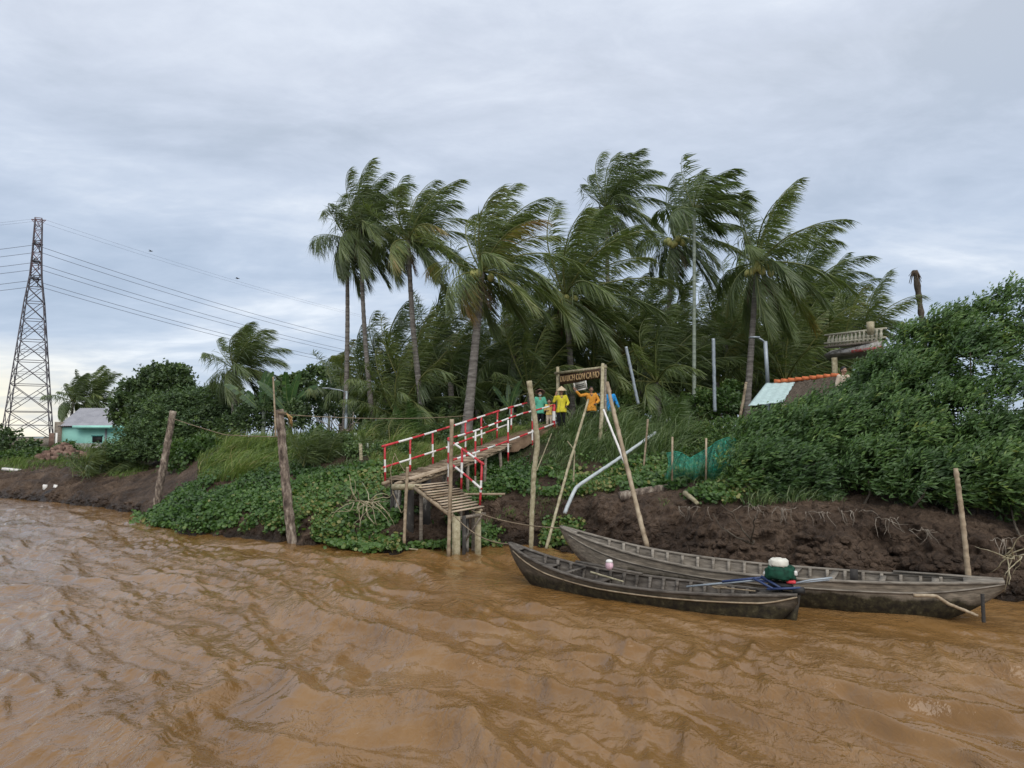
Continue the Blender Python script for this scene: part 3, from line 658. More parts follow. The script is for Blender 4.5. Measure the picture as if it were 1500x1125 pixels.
# big mangrove like shrubs on the right
MGR = [
 ('rounded glossy leaved shrub right of the green net, lowest of the big shrubs', [(1115,655,19.5,44),(1090,690,18.6,38),(1135,690,18.4,42),(1150,648,19.5,40),(1165,618,20.5,28),(1190,606,21,19)], 3000, 41),
 ('glossy leaved shrub just below the grey balustrade', [(1205,622,20,38),(1237,600,20.5,34),(1190,650,19,46),(1240,640,18.8,50),(1180,700,18,38),(1272,568,20.8,32)], 4200, 42),
 ('tall glossy leaved shrub below the dead palm trunk', [(1305,560,20,44),(1342,520,20,42),(1300,610,19,50),(1350,580,18.6,54),(1330,640,17.8,52),(1270,690,17.4,44),(1385,500,19.6,40)], 5400, 43),
 ('tallest glossy leaved shrub reaching the right edge of the picture', [(1405,492,18.8,40),(1445,480,18.4,42),(1485,462,18,46),(1430,540,17.8,56),(1500,500,17.8,56),(1400,620,17.4,56),(1470,610,17,60),(1560,470,18,70),(1600,600,17.4,90),(1680,540,18.5,90),(1720,660,17.2,90)], 7600, 44),
 ('low drooping shrub over the mud at the right edge', [(1350,705,16.8,40),(1400,700,16.6,44),(1460,700,16.2,50),(1510,720,16,50),(1440,660,16.6,44),(1540,660,16.4,60)], 4200, 45)]
for lab, bl, n, sd_ in MGR:
    shrub('mangrove_shrub', lab, 'shrub', bl, int(n * 1.75), .15, .021, M['mangrove'], sd_, stems=10, per=8, windk=.75, up=.32, var=(.46, .16), twig=.34, core=.35, cluster=15, coh=1.0)

# ------------------------------------------------------------ ground cover
rng = np.random.default_rng(77)
def roundleaf(mb, P, Dn, r, rng, var):
    """cupped roundish leaves, six rim points"""
    n = len(P); a = rng.uniform(0, 6.28, n); S = nrm(np.cross(Dn, rng.normal(0, 1, (n, 3)))); U = np.cross(Dn, S)
    k = np.array([0, 1, 2, 3, 4, 5]) * np.pi / 3; rr = np.array([1.15, .95, .8, .75, .8, .95])
    V = P[:, None] + r[:, None, None] * (np.cos(k)[None, :, None] * S[:, None] + np.sin(k)[None, :, None] * U[:, None]) * rr[None, :, None] + Dn[:, None] * (r[:, None, None] * .28)
    V = np.concatenate([V, (P)[:, None]], 1).reshape(-1, 3)
    b = np.arange(n)[:, None] * 7; T = np.concatenate([b + np.array([[i, (i + 1) % 6, 6]]) for i in range(6)])
    mb.add(V, T, np.repeat(var, 7))
HY = [[(190,775),(225,748),(262,722),(310,694),(380,684),(480,690),(560,684),(592,700),(600,720),(690,735),(700,750),(745,790),(735,808),(690,808),(640,812),(540,810),(450,792),(420,784),(300,782)],
      [(690,690),(780,672),(870,664),(960,676),(1060,690),(1110,720),(1060,742),(1010,735),(975,718),(900,722),(830,730),(760,728),(700,735),(670,715)],
      [(905,660),(1000,650),(1000,700),(905,700)],
      [(790,790),(800,762),(840,760),(855,775),(850,800),(790,805)]]
def hyc():
    n = 120000
    P = np.concatenate([ground_samples(rng, n, 170, 760, .75, 5), ground_samples(rng, n // 2, 660, 1120, 1.0, 5)])
    px, py = proj(P)
    ok = np.zeros(len(P), bool)
    for pl in HY: ok |= inpoly(px, py, pl)
    nz = .62 * fbm(P[:, :2] * .75, 7, 3) + .38 * fbm(P[:, :2] * 3.2, 71, 3); gapm = (nz > np.where(px < 560, .38, .45))
    bare = ((px > 490) & (px < 575) & (py > 720) & (py < 790) & (rng.random(len(P)) < .6)) | ((px > 690) & (px < 745) & (py > 738) & (py < 770)) 
    ok &= gapm & ~bare & (P[:, 2] > -.12)
    P = P[ok]; P[:, 2] = np.maximum(P[:, 2], .03)
    keep = rng.random(len(P)) < .75; P = P[keep]
    m = len(P); mb = MB()
    h = rng.uniform(.05, .24, m) * (.4 + 1.5 * vnoise(P[:, :2] * 1.7, 4)); lean = nrm(rng.normal(0, .5, (m, 3)) + np.array([.25, -.45, 1.1]))
    tip = P + lean * h[:, None]; Dn = nrm(rng.normal(0, .55, (m, 3)) + np.array([.1, -.55, .75]))
    r = rng.uniform(.03, .068, m) * np.interp(P[:, 1], [18, 34], [1, 1.1])
    big = fbm(P[:, :2] * .5, 19, 2); v = np.clip(.46 + (big - .5) * 1.0 + rng.normal(0, .22, m), 0, 1)
    r = r * (.65 + .8 * vnoise(P[:, :2] * 2.3, 8)); roundleaf(mb, tip, Dn, r, rng, v)
    # leaf stalks
    k = rng.random(m) < .4
    W = nrm(np.cross(lean, rng.normal(0, 1, (m, 3)))) 
    ribbon(mb, P[k] - [0, 0, .05], lean[k], h[k] + .05, np.full(k.sum(), .008), W[k], np.zeros((k.sum(), 3)), np.clip(v[k] + .25, 0, 1))
    o = mb.build('water_hyacinth', M['hyacinth']); tag(o, 'glossy round leaved water hyacinth matted over the muddy bank', 'water plants', kind='stuff')
hyc()
# floating rim of hyacinth at the water's edge
def rim():
    mb = MB(); n = 9000; a = rng.uniform(0, 1, n)
    px = np.where(rng.random(n) < .62, rng.uniform(200, 560, n), rng.uniform(470, 745, n)); py = np.interp(px, [200,300,440,480,540,640,700,745], [768,780,790,802,810,808,804,796]) - rng.random(n) ** 1.5 * 22
    py = py + 5 * (fbm(np.stack([px / 22, px * 0], -1), 4, 2) - .5) * 2
    P = []
    for x_, y_ in zip(px, py): Yy = wY(y_); P.append(((x_ - CX) / F * Yy, Yy, .02))
    P = np.array(P); keep = (fbm(P[:, :2] * 1.2, 9, 2) > .42) | (rng.random(len(P)) < .06); P = P[keep]; P[:, 1] -= np.where(rng.random(len(P)) < .05, rng.uniform(0, .7, len(P)), 0); m = len(P)
    h = rng.uniform(.04, .2, m); tip = P + np.array([0, 0, 1]) * h[:, None] + rng.normal(0, .04, (m, 3)) * [1, 1, 0]
    roundleaf(mb, tip, nrm(rng.normal(0, .5, (m, 3)) + [.1, -.5, .8]), rng.uniform(.035, .075, m), rng, np.clip(.62 + rng.normal(0, .16, m), 0, 1))
    o = mb.build('floating_hyacinth', M['hyacinth']); tag(o, 'bright hyacinth leaves floating along the water edge', 'water plants', kind='stuff')
rim()
def blades(name, label, polys, n, L, W, mat, k0=1.5, k1=5.6, windk=.6, droop=.4, var=(.5, .18), px0=-40, px1=1150, gap=.0, lift=0, curl=3, zmin=.3, nsc=.6):
    P = ground_samples(rng, n, px0, px1, k0, k1); px, py = proj(P + [0, 0, L * .2]); ok = np.zeros(len(P), bool)
    for pl in polys: ok |= inpoly(px, py, pl)
    nz = fbm(P[:, :2] * nsc, 33, 3); ok &= (nz > gap) & (P[:, 2] > zmin); P = P[ok]; nz = nz[ok]; m = len(P); mb = MB()
    az = rng.uniform(0, 6.28, m); el = np.radians(rng.uniform(45, 85, m))
    D = np.stack([np.cos(az) * np.cos(el), np.sin(az) * np.cos(el), np.sin(el)], -1) + WIND * windk * .5 * rng.uniform(.5, 1.3, (m, 1)); D = nrm(D)
    Ln = L * rng.uniform(.4, 1.15, m) * (.2 + 3.0 * (nz - .1) ** 2); v = np.clip(var[0] + (nz - .5) * .5 + rng.normal(0, var[1], m), 0, 1)
    S = nrm(np.cross(D, Zv) + rng.normal(0, .4, (m, 3)))
    # three-piece curved blade
    pts = [P - [0, 0, .03]]; d = D
    for k in range(curl):
        pts.append(pts[-1] + d * Ln[:, None] / curl); d = nrm(d + WIND * windk * .45 - Zv * droop * (k + 1) / curl * 1.5)
    ww = np.array([.8, 1, .75, 0])[:curl + 1] * W; V = []
    for q, p in enumerate(pts[:-1]): V += [p + S * ww[q], p - S * ww[q]]
    V.append(pts[-1]); V = np.stack(V, 1); c = V.shape[1]; b = np.arange(m)[:, None] * c
    quads = np.concatenate([b + np.array([[2 * q, 2 * q + 1, 2 * q + 3, 2 * q + 2]]) for q in range(curl - 1)]); tri = b + np.array([[2 * curl - 2, 2 * curl - 1, 2 * curl]])
    mb.add(V.reshape(-1, 3), [quads, tri], np.repeat(v, c)); o = mb.build(name, mat); tag(o, label, 'grass', kind='stuff')
blades('bright_grass', 'bright green windblown grass mounded on the bank', [[(290,650),(320,632),(345,624),(400,620),(440,624),(452,640),(440,675),(400,694),(330,700),(290,702)],[(506,640),(545,632),(600,640),(590,655),(520,656)]], 60000, .75, .013, M['grass'], 2.0, 5.4, .7, .5, (.50, .22), 260, 620, nsc=1.6, gap=.36)
blades('olive_grass', 'olive coloured weedy grass on the slope behind the footbridge', [[(545,650),(600,640),(800,612),(800,640),(720,660),(650,676),(590,690),(540,680)]], 70000, .42, .008, M['grass'], 2.6, 5.6, .5, .5, (.62, .25), 530, 820, gap=.40, nsc=1.3)
blades('long_grass', 'long arching green grass hanging over the bank below the people', [[(815,640),(835,610),(1000,590),(1035,600),(1020,640),(990,668),(900,672),(850,668),(815,650)]], 15000, 1.05, .013, M['longgrass'], 2.9, 5.9, .55, .55, (.45, .2), 780, 1060, curl=3)
blades('left_weeds', 'low weeds and grass on the flat below the turquoise house', [[(-40,655),(130,655),(190,668),(230,690),(180,700),(120,690),(60,688),(-40,690)]], 30000, .5, .013, M['grass'], 2.2, 5.6, .4, .4, (.35, .2), -60, 300, gap=.42)
blades('slope_weeds', 'thin dark weeds scattered over the upper bank', [[(290,600),(1500,560),(1500,740),(1180,730),(1100,740),(1000,700),(660,690),(290,705)]], 90000, .34, .011, M['longgrass'], 1.9, 6.0, .5, .5, (.35, .25), 280, 1520, gap=.45, nsc=1.2)
blades('mud_sprouts', 'sparse green sprouts growing out of the mud face', [[(700,720),(1100,735),(1100,760),(980,760),(760,760),(700,770)]], 5000, .2, .010, M['hyacinth'], 1.2, 3.0, .3, .4, (.6, .2), 690, 1110, gap=.60, nsc=1.5)
# ------------------------------------------------------------ materials for built things
M['wood'] = pmat('weathered grey wood', [(.28, (.095, .078, .060)), (.5, (.20, .17, .135)), (.72, (.33, .285, .23))], 3.0, 7, .8, .6, 26, .25, stretch=(1, 6, 6), var=.35, bdist=.01)
M['deckwood'] = pmat('deck planks', [(.28, (.17, .12, .08)), (.5, (.32, .245, .165)), (.72, (.46, .37, .27))], 4.0, 6, .8, .6, 22, .2, var=.6, bdist=.01)
M['bamboo'] = pmat('bamboo', [(.3, (.17, .125, .080)), (.5, (.29, .225, .15)), (.7, (.40, .33, .23))], 5, 5, .6, .3, 20, .3, var=.5)
M['palewood'] = pmat('pale bark', [(.3, (.20, .17, .10)), (.55, (.36, .32, .21)), (.75, (.48, .44, .33))], 9, 6, .8, .5, 22, .2)
M['log'] = pmat('palm log', [(.32, (.055, .042, .034)), (.47, (.16, .125, .10)), (.57, (.29, .235, .185)), (.67, (.42, .37, .30))], 4.5, 8, .85, 1.0, 12, .2, stretch=(2.2, 2.2, .8), bdist=.05)
M['charred'] = pmat('charred post', [(.35, (.018, .017, .016)), (.58, (.06, .055, .05)), (.66, (.35, .33, .29))], 3, 7, .8, .7, 18, .3, stretch=(1, 1, .4), bdist=.02)
M['red'] = flat('red paint', (.50, .035, .045), .5, .4, .25, .15)
M['white'] = flat('white paint', (.72, .70, .66), .5, .4, .10, .15)
M['pipe'] = flat('pale plastic pipe', (.44, .48, .49), .4, .4, .12)
M['greymetal'] = flat('galvanised steel', (.30, .34, .37), .45, .5, .1, metal=.3)
M['rope'] = flat('worn rope', (.24, .19, .13), .9, .1, .25)
M['earth'] = pmat('dirt path', [(.3, (.10, .065, .042)), (.7, (.21, .145, .095))], 3, 6, .9, .8, 14, .1, bdist=.04)
M['skin'] = flat('skin', (.40, .235, .165), .55, .35, .08)
M['hair'] = flat('black hair', (.012, .010, .010), .5, .4, .2)
M['black'] = flat('black cloth', (.012, .012, .016), .8, .2, .3)

def px_path(pts): return np.array([at(*p) for p in pts])
def stake(name, label, cat, pts, r, mat, r2=None, joints=True, n=8, group=None, m=40, rough=.04, tip=True):
    """a pole through the given (px, py, Y) points, as one mesh with its origin at the foot"""
    P = px_path(pts) if not isinstance(pts, np.ndarray) else pts
    cum = np.concatenate([[0], np.cumsum(np.linalg.norm(np.diff(P, axis=0), axis=1))]); s_ = np.linspace(0, cum[-1], m)
    pth = np.stack([np.interp(s_, cum, P[:, k]) for k in range(3)], 1)
    rng = np.random.default_rng(abs(hash(label)) % 1000 if False else len(label) * 7 + int(P[0, 0] * 10) % 97)
    for _ in range(3): pth[1:-1] = (pth[:-2] + pth[1:-1] * 2 + pth[2:]) / 4
    pth[1:-1] += rng.normal(0, r * .05, (m - 2, 3))
    r2 = r2 or r * .75; rad = np.linspace(r, r2, m) * (1 + rough * rng.normal(0, 1, m))
    if joints: rad *= 1 + .09 * ((np.arange(m) % 5) == 2)
    base = pth[0].copy()
    o = MB().tube(pth, rad, n, .5 + .12 * rng.normal(0, 1, m).clip(-2, 2)).build(name, mat, None, True, local=base); o.location = base
    return tag(o, label, cat, group)
def rope(label, pts, r=.012, sag=0, name='rope', mat=None, m=30, group=None, cat='rope'):
    P = px_path(pts) if not isinstance(pts, np.ndarray) else pts
    cum = np.concatenate([[0], np.cumsum(np.linalg.norm(np.diff(P, axis=0), axis=1))]); s_ = np.linspace(0, cum[-1], m)
    pth = np.stack([np.interp(s_, cum, P[:, k]) for k in range(3)], 1); q = s_ / cum[-1]; pth[:, 2] -= sag * 4 * q * (1 - q)
    o = MB().tube(pth, r, 5).build(name, mat or M['rope'], None, True, local=pth[0]); o.location = pth[0]; return tag(o, label, cat, group)
def post_ground(px, pyb, Y): return at(px, pyb, Y)

# ------------------------------------------------------------ footbridge
def footbridge():
    A = np.array([-3.30, 21.4, 1.93]); B = np.array([1.10, 28.0, 3.58]); d = nrm((B - A) * [1, 1, 0]); W = np.array([-d[1], d[0], 0.])  # W: far side
    hw = .60
    def C_(s_, off=0, dz=0): p = A + (B - A) * s_; p = p + W * off; p[2] += dz - .10 * math.sin(math.pi * min(1, s_ / .75)) * (s_ < .75); return p
    root = empty('footbridge', A, label='sloping plank footbridge with red and white banded railings climbing the bank', cat='footbridge')
    rng = np.random.default_rng(3); mb = MB(); n = 44; smax = .66
    for i in range(n):
        s0 = (i + .5) / n * smax; w_ = smax / n * np.linalg.norm(B - A) * rng.uniform(.80, .96)
        a = C_(s0 + rng.normal(0, .0015), -hw + rng.normal(0, .03), rng.normal(0, .006)); b = C_(s0 + rng.normal(0, .0015), hw + rng.normal(0, .04), rng.normal(0, .006))
        mb.plank(a, b, w_, .028, var=.5 + rng.normal(0, .22))
    # lengthwise planks along the lower edge
    for q in range(3): mb.plank(C_(-.005, -.5 + q * .14, .03), C_(.30, -.62 + q * .13, .035), .12, .025, var=.4 + .2 * q)
    mb.build('deck', M['deckwood'], root, local=A)
    for off in (-.5, 0, .5):
        MB().tube([C_(-.03, off, -.09), C_(.35, off, -.09), C_(smax, off, -.08)], .055, 8).build('beam', M['bamboo'], root, True, local=A)
    # earth covered upper end
    mb = MB(); L_ = 16
    top = []; 
    for i in range(L_ + 1):
        s0 = smax - .015 + (1.06 - smax) * i / L_; row = []
        for off, dz in ((-hw - .05, -.30), (-hw, -.02), (-.2, .03), (.2, .03), (hw, -.02), (hw + .05, -.30)):
            row.append(C_(s0, off + rng.normal(0, .02), dz + rng.normal(0, .015)))
        top.append(row)
    V = np.array(top).reshape(-1, 3); i, j = np.meshgrid(np.arange(L_), np.arange(5), indexing='ij')
    mb.add(V, [np.stack([i * 6 + j, (i + 1) * 6 + j, (i + 1) * 6 + j + 1, i * 6 + j + 1], -1).reshape(-1, 4), np.array([[0,1,2,3,4,5]]), np.arange(6)[None] + L_ * 6])
    mb.build('earth_ramp', M['earth'], root, True, local=A)
    # supports
    for s0, off in ((.33, -.5), (.33, .5), (.45, -.52), (.46, .45), (.56, -.5), (.60, .5), (.20, -.5), (.20, .45)):
        t_ = C_(s0, off, -.1); g = groundz(t_[0], t_[1]) - .3
        MB().tube([(t_[0] + rng.normal(0, .05), t_[1], g), t_], .055, 7).build('support_post', M['wood'], root, True, local=A)
    for s0, off in ((.0, -.35), (.0, .1), (.03, .5), (.08, -.45)):
        t_ = C_(s0, off, -.1)
        MB().box((t_[0], t_[1], (t_[2] - .6) / 2), (.13 if off < 0 else .09, .05, (t_[2] + .6) / 2), .3).build('support_board', M['charred'], root, local=A)
    def rail(a, b, r, first, name, nb=None):
        """a round rail painted in alternating red and white bands: one mesh, two paints"""
        a = np.asarray(a, float); b = np.asarray(b, float); nb = nb or max(2, int(round(np.linalg.norm(b - a) / .55)))
        cuts = np.concatenate([[0], np.cumsum(rng.uniform(.75, 1.25, nb))]); cuts /= cuts[-1]; cuts[0] = 0; cuts[-1] = 1
        sag = np.array([0, 0, rng.normal(0, .012)]); pts = [a + (b - a) * c_ + sag * math.sin(math.pi * c_) for c_ in cuts]
        ob = MB().tube(pts, r * (1 + .05 * rng.normal(0, 1, nb + 1)), 8).build(name, M['red'], root, local=A); ob.data.materials.append(M['white'])
        idx = [((q + first) % 2) for q in range(nb) for _ in range(8)]
        for p, m_ in zip(ob.data.polygons, idx): p.material_index = m_
    far_t = [C_(-.02, .62, 1.00), C_(.36, .62, 1.06), C_(.70, .62, 1.0), C_(1.0, .62, .95)]
    for k in range(3): rail(far_t[k], far_t[k + 1], .035, k * 0, 'rail', 5)
    far_b = [C_(-.01, .62, .36), C_(.36, .62, .40), C_(.82, .62, .36)]
    for k in range(2): rail(far_b[k], far_b[k + 1], .033, k, 'rail', 5)
    for s0 in (0.0, .14, .28, .40, .50, .62, .74, .86): rail(C_(s0, .62, -.12), C_(s0 - .006 + .012 * rng.random(), .62, 1.02), .032, 0, 'rail_post', 3)
    near_t = [C_(.18, -.62, .98), C_(.45, -.62, .97), C_(.72, -.62, .93), C_(1.0, -.62, .84)]
    for k in range(3): rail(near_t[k], near_t[k + 1], .032, (0, 1, 0)[k], 'rail', 5)
    near_b = [C_(.18, -.62, .27), C_(.5, -.62, .22), C_(1.0, -.62, .12)]
    for k in range(2): rail(near_b[k], near_b[k + 1], .034, 0, 'rail', 6)
    for s0 in (.185, .36, .60, .80): 
        p = C_(s0, -.63, 0); rail(p + [0, 0, -.55], p + [0, 0, .98 - .1 * s0], .032, 0, 'rail_post', 4)
        g = groundz(p[0], p[1]) - .1
        if g < p[2] - .6: MB().tube([(p[0], p[1], g), p - [0, 0, .5]], .035, 7).build('support_post', M['wood'], root, True, local=A)
    e = C_(1.0, -.62, 0); rail(e - [0, 0, .1], e + [0, 0, .86], .06, 0, 'end_post', 3)
    # stair rail going down to the landing
    s1 = C_(.18, -.64, .95); s2 = C_(.18, -.64, .27)
    e1 = np.array([-.80, 20.35, 2.42]); e2 = np.array([-.86, 20.3, 1.74])
    rail(s1, e1, .036, 0, 'stair_rail', 5); rail(s2, e2, .034, 0, 'stair_rail', 4)
    for f in (.42, .96):
        a = s2 + (e2 - s2) * f; b = s1 + (e1 - s1) * f; rail(a - [0, 0, .55], b + [0, 0, .05], .034, 0, 'rail_post', 3)
        MB().tube([(a[0], a[1], .0 - .3), a - [0, 0, .5]], .04, 7).build('support_post', M['wood'], root, True, local=A)
footbridge()
# ------------------------------------------------------------ landing stage
def landing():
    BL = np.array([-2.72, 20.75, 1.84]); BR = np.array([-2.0, 21.75, 1.86]); FR = np.array([-.85, 20.25, 1.22]); FL = np.array([-1.60, 19.45, 1.15])
    O = np.array([-1.8, 20.3, 0]); root = empty('landing_stage', O, label='small sloping plank landing stage on posts at the water below the footbridge', cat='landing stage')
    rng = np.random.default_rng(12); mb = MB(); n = 12
    for i in range(n):
        f = (i + .5) / n; a = BL + (FL - BL) * f; b = BR + (FR - BR) * (f + rng.normal(0, .006)); u = nrm(b - a)
        mb.plank(a - u * rng.uniform(0, .10), b + u * rng.uniform(-.03, .12), np.linalg.norm(FL - BL) / n * rng.uniform(.84, .97), .03, var=.62 + rng.normal(0, .2))
    mb.build('deck', M['deckwood'], root, local=O)
    dn = np.array([0, 0, -.09])
    MB().tube([BL + dn + [-.1, 0, 0], FL + dn], .06, 8).build('beam', M['bamboo'], root, True, local=O)
    MB().tube([BR + dn, FR + dn], .05, 8).build('beam', M['bamboo'], root, True, local=O)
    MB().tube([FL + dn * 2 - [.1, 0, 0], FR + dn * 2 + [.1, 0, 0]], .05, 8).build('beam', M['wood'], root, True, local=O)
    MB().tube([BL + [-.75, .25, -.10], BL + [.12, -.06, -.08]], .085, 12).build('log_beam', M['palewood'], root, True, local=O)
    for p, r, m_ in ((FL + [.10, .05, 0], .11, 'palewood'), (FR + [-.1, .0, 0], .085, 'palewood'), (FR + [-.42, .12, 0], .06, 'charred'), (FL + [.30, .2, 0], .05, 'charred'), (BL + [.1, .15, 0], .05, 'wood'), (FR + [-.25, .35, 0], .05, 'wood')):
        MB().box((p[0], p[1], (p[2] - .7) / 2 - .04), (r, r * .45, (p[2] + .6) / 2), .2 * r).build('support_post', M[m_], root, local=O)
    MB().tube([(-2.6, 21.4, 1.5), (-.2, 20.8, 1.55)], .035, 7).build('cross_pole', M['bamboo'], root, True, local=O)
    MB().tube([(-1.3, 20.2, .3), (-.8, 20.1, 1.1)], .03, 6).build('brace', M['wood'], root, True, local=O)
landing()
stake('bamboo_stake', 'upright split bamboo stake in front of the landing stage, taller than the railing', 'stake', [(657,815,19.3), (660,700,19.3), (662,614,19.3)], .05, M['bamboo'], .055)
stake('bamboo_stake', 'short jointed bamboo stake beside the left corner of the footbridge deck', 'stake', [(592,796,20.2), (594,740,20.3), (597,684,20.3)], .045, M['bamboo'], .045)
# ------------------------------------------------------------ logs, stakes and poles
stake('mooring_log', 'tall rough coconut log post standing in the water with rope round its top', 'post', [(429,800,21.8), (420,725,21.8), (409,600,21.8)], .15, M['log'], .125, joints=False, n=14, m=40, rough=.03)
stake('wooden_pole', 'thin pale pole tied upright against the tall mooring log', 'pole', [(404,640,21.5), (402,590,21.5), (400,552,21.5)], .03, M['bamboo'], .025)
stake('mooring_log', 'ringed coconut log post leaning right over the left mud flat', 'post', [(227,752,28.5), (240,680,28.5), (254,602,28.5)], .15, M['log'], .13, joints=False, n=14, m=40, rough=.035)
stake('crooked_pole', 'pale crooked barked pole behind the bow of the nearer boat', 'pole', [(778,806,18.6), (779,760,18.6), (782,690,18.7), (788,650,18.7), (783,610,18.7), (775,558,18.7)], .06, M['palewood'], .075, joints=False, n=10)
stake('thin_pole', 'thin straight pole leaning right between crooked pole and farther boat bow', 'pole', [(800,804,18.0), (828,700,19.0), (862,585,20.2)], .04, M['palewood'], .032)
stake('bamboo_pole', 'thick bamboo pole leaning left in front of the person in blue', 'pole', [(948,802,16.9), (925,710,17.6), (903,620,18.2), (889,560,18.6)], .06, M['bamboo'], .05)
stake('thin_pole', 'short white pole leaning against the big bamboo pole', 'pole', [(918,685,19.5), (900,640,20), (884,600,20.5)], .035, M['white'], .03, joints=False)
stake('plastic_pipe', 'long pale plastic pipe bent at the bottom, slanting across the bank', 'pipe', [(827,752,20.0), (842,717,20.4), (846,712,20.6), (900,676,22), (960,634,24)], .055, M['pipe'], .05, joints=False, m=60, rough=0)
stake('bamboo_stake', 'bamboo stake with slanted tip standing in the mud behind the farther boat stern', 'stake', [(1419,848,13.6), (1410,760,13.8), (1400,686,13.9)], .05, M['bamboo'], .045)
stake('thin_stake', 'thin upright stake on the grassy bank left of the green net', 'stake', [(943,683,22), (947,640,22), (949,614,22)], .03, M['bamboo'], .03)
stake('thin_stake', 'thin forked stick stuck in the bank below the wooden gate', 'stake', [(840,706,22), (841,680,22), (842,660,22), (831,646,22)], .025, M['palewood'], .015)
stake('thin_stake', 'thin dry twig leaning from the bank right of the crooked pole', 'stake', [(786,690,22), (796,665,22), (808,635,22)], .02, M['palewood'], .012)
stake('steel_post', 'plain grey steel post standing upright over the red flowered bush', 'post', [(1047,603,28), (1046,550,28), (1045,496,28)], .07, M['greymetal'], .07, joints=False, rough=0)
stake('steel_post', 'grey steel post leaning left above the long grass by the gate', 'post', [(935,592,27.5), (926,550,27.5), (917,508,27.5)], .06, M['greymetal'], .06, joints=False, rough=0)
stake('orange_stick', 'short orange barked stick at the foot of the leaning palm', 'stick', [(1084,612,24), (1089,585,24), (1093,560,24)], .05, M['bamboo'], .045, joints=False)
stake('wooden_post', 'weathered short wooden post in the slope left of the footbridge', 'post', [(529,674,25.0), (528,650,25.0)], .06, M['palewood'], .06, joints=False)
def lamp(label, px, pyb, pyt, Y, side, px2=None, r=.075, arm=.5):
    b = at(px, pyb, Y); b[2] = groundz(b[0], Y) - .1; t_ = at(px2 or px, pyt, Y) - b
    root = empty('street_lamp', b, label=label, cat='street lamp')
    MB().tube([(0, 0, 0), t_ * .55], r, 10).build('pole', M['greymetal'], root, True)
    MB().tube([t_ * .55, t_], r * .8, 10).build('pole', M['greymetal'], root, True)
    MB().tube([t_ * .545, t_ * .56], r * 1.35, 10).build('collar', M['greymetal'], root, True)
    e = t_ + np.array([side * arm, -.1, .12]); MB().tube([t_ - [0, 0, .05], t_ + [side * arm * .4, 0, .05], e], r * .45, 7).build('arm', M['greymetal'], root, True)
    MB().box(e + [side * .12, 0, .01], (.17, .09, .025)).build('lamp_head', M['greymetal'], root)
lamp('grey street lamp with a small head leaning beside the pale tin roof', 1128, 590, 500, 25.5, -1, 1121, .085, .30)
lamp('small pale street lamp with long arm between the first two tall palms', 507, 606, 573, 33, -1, 508, .07, .8)
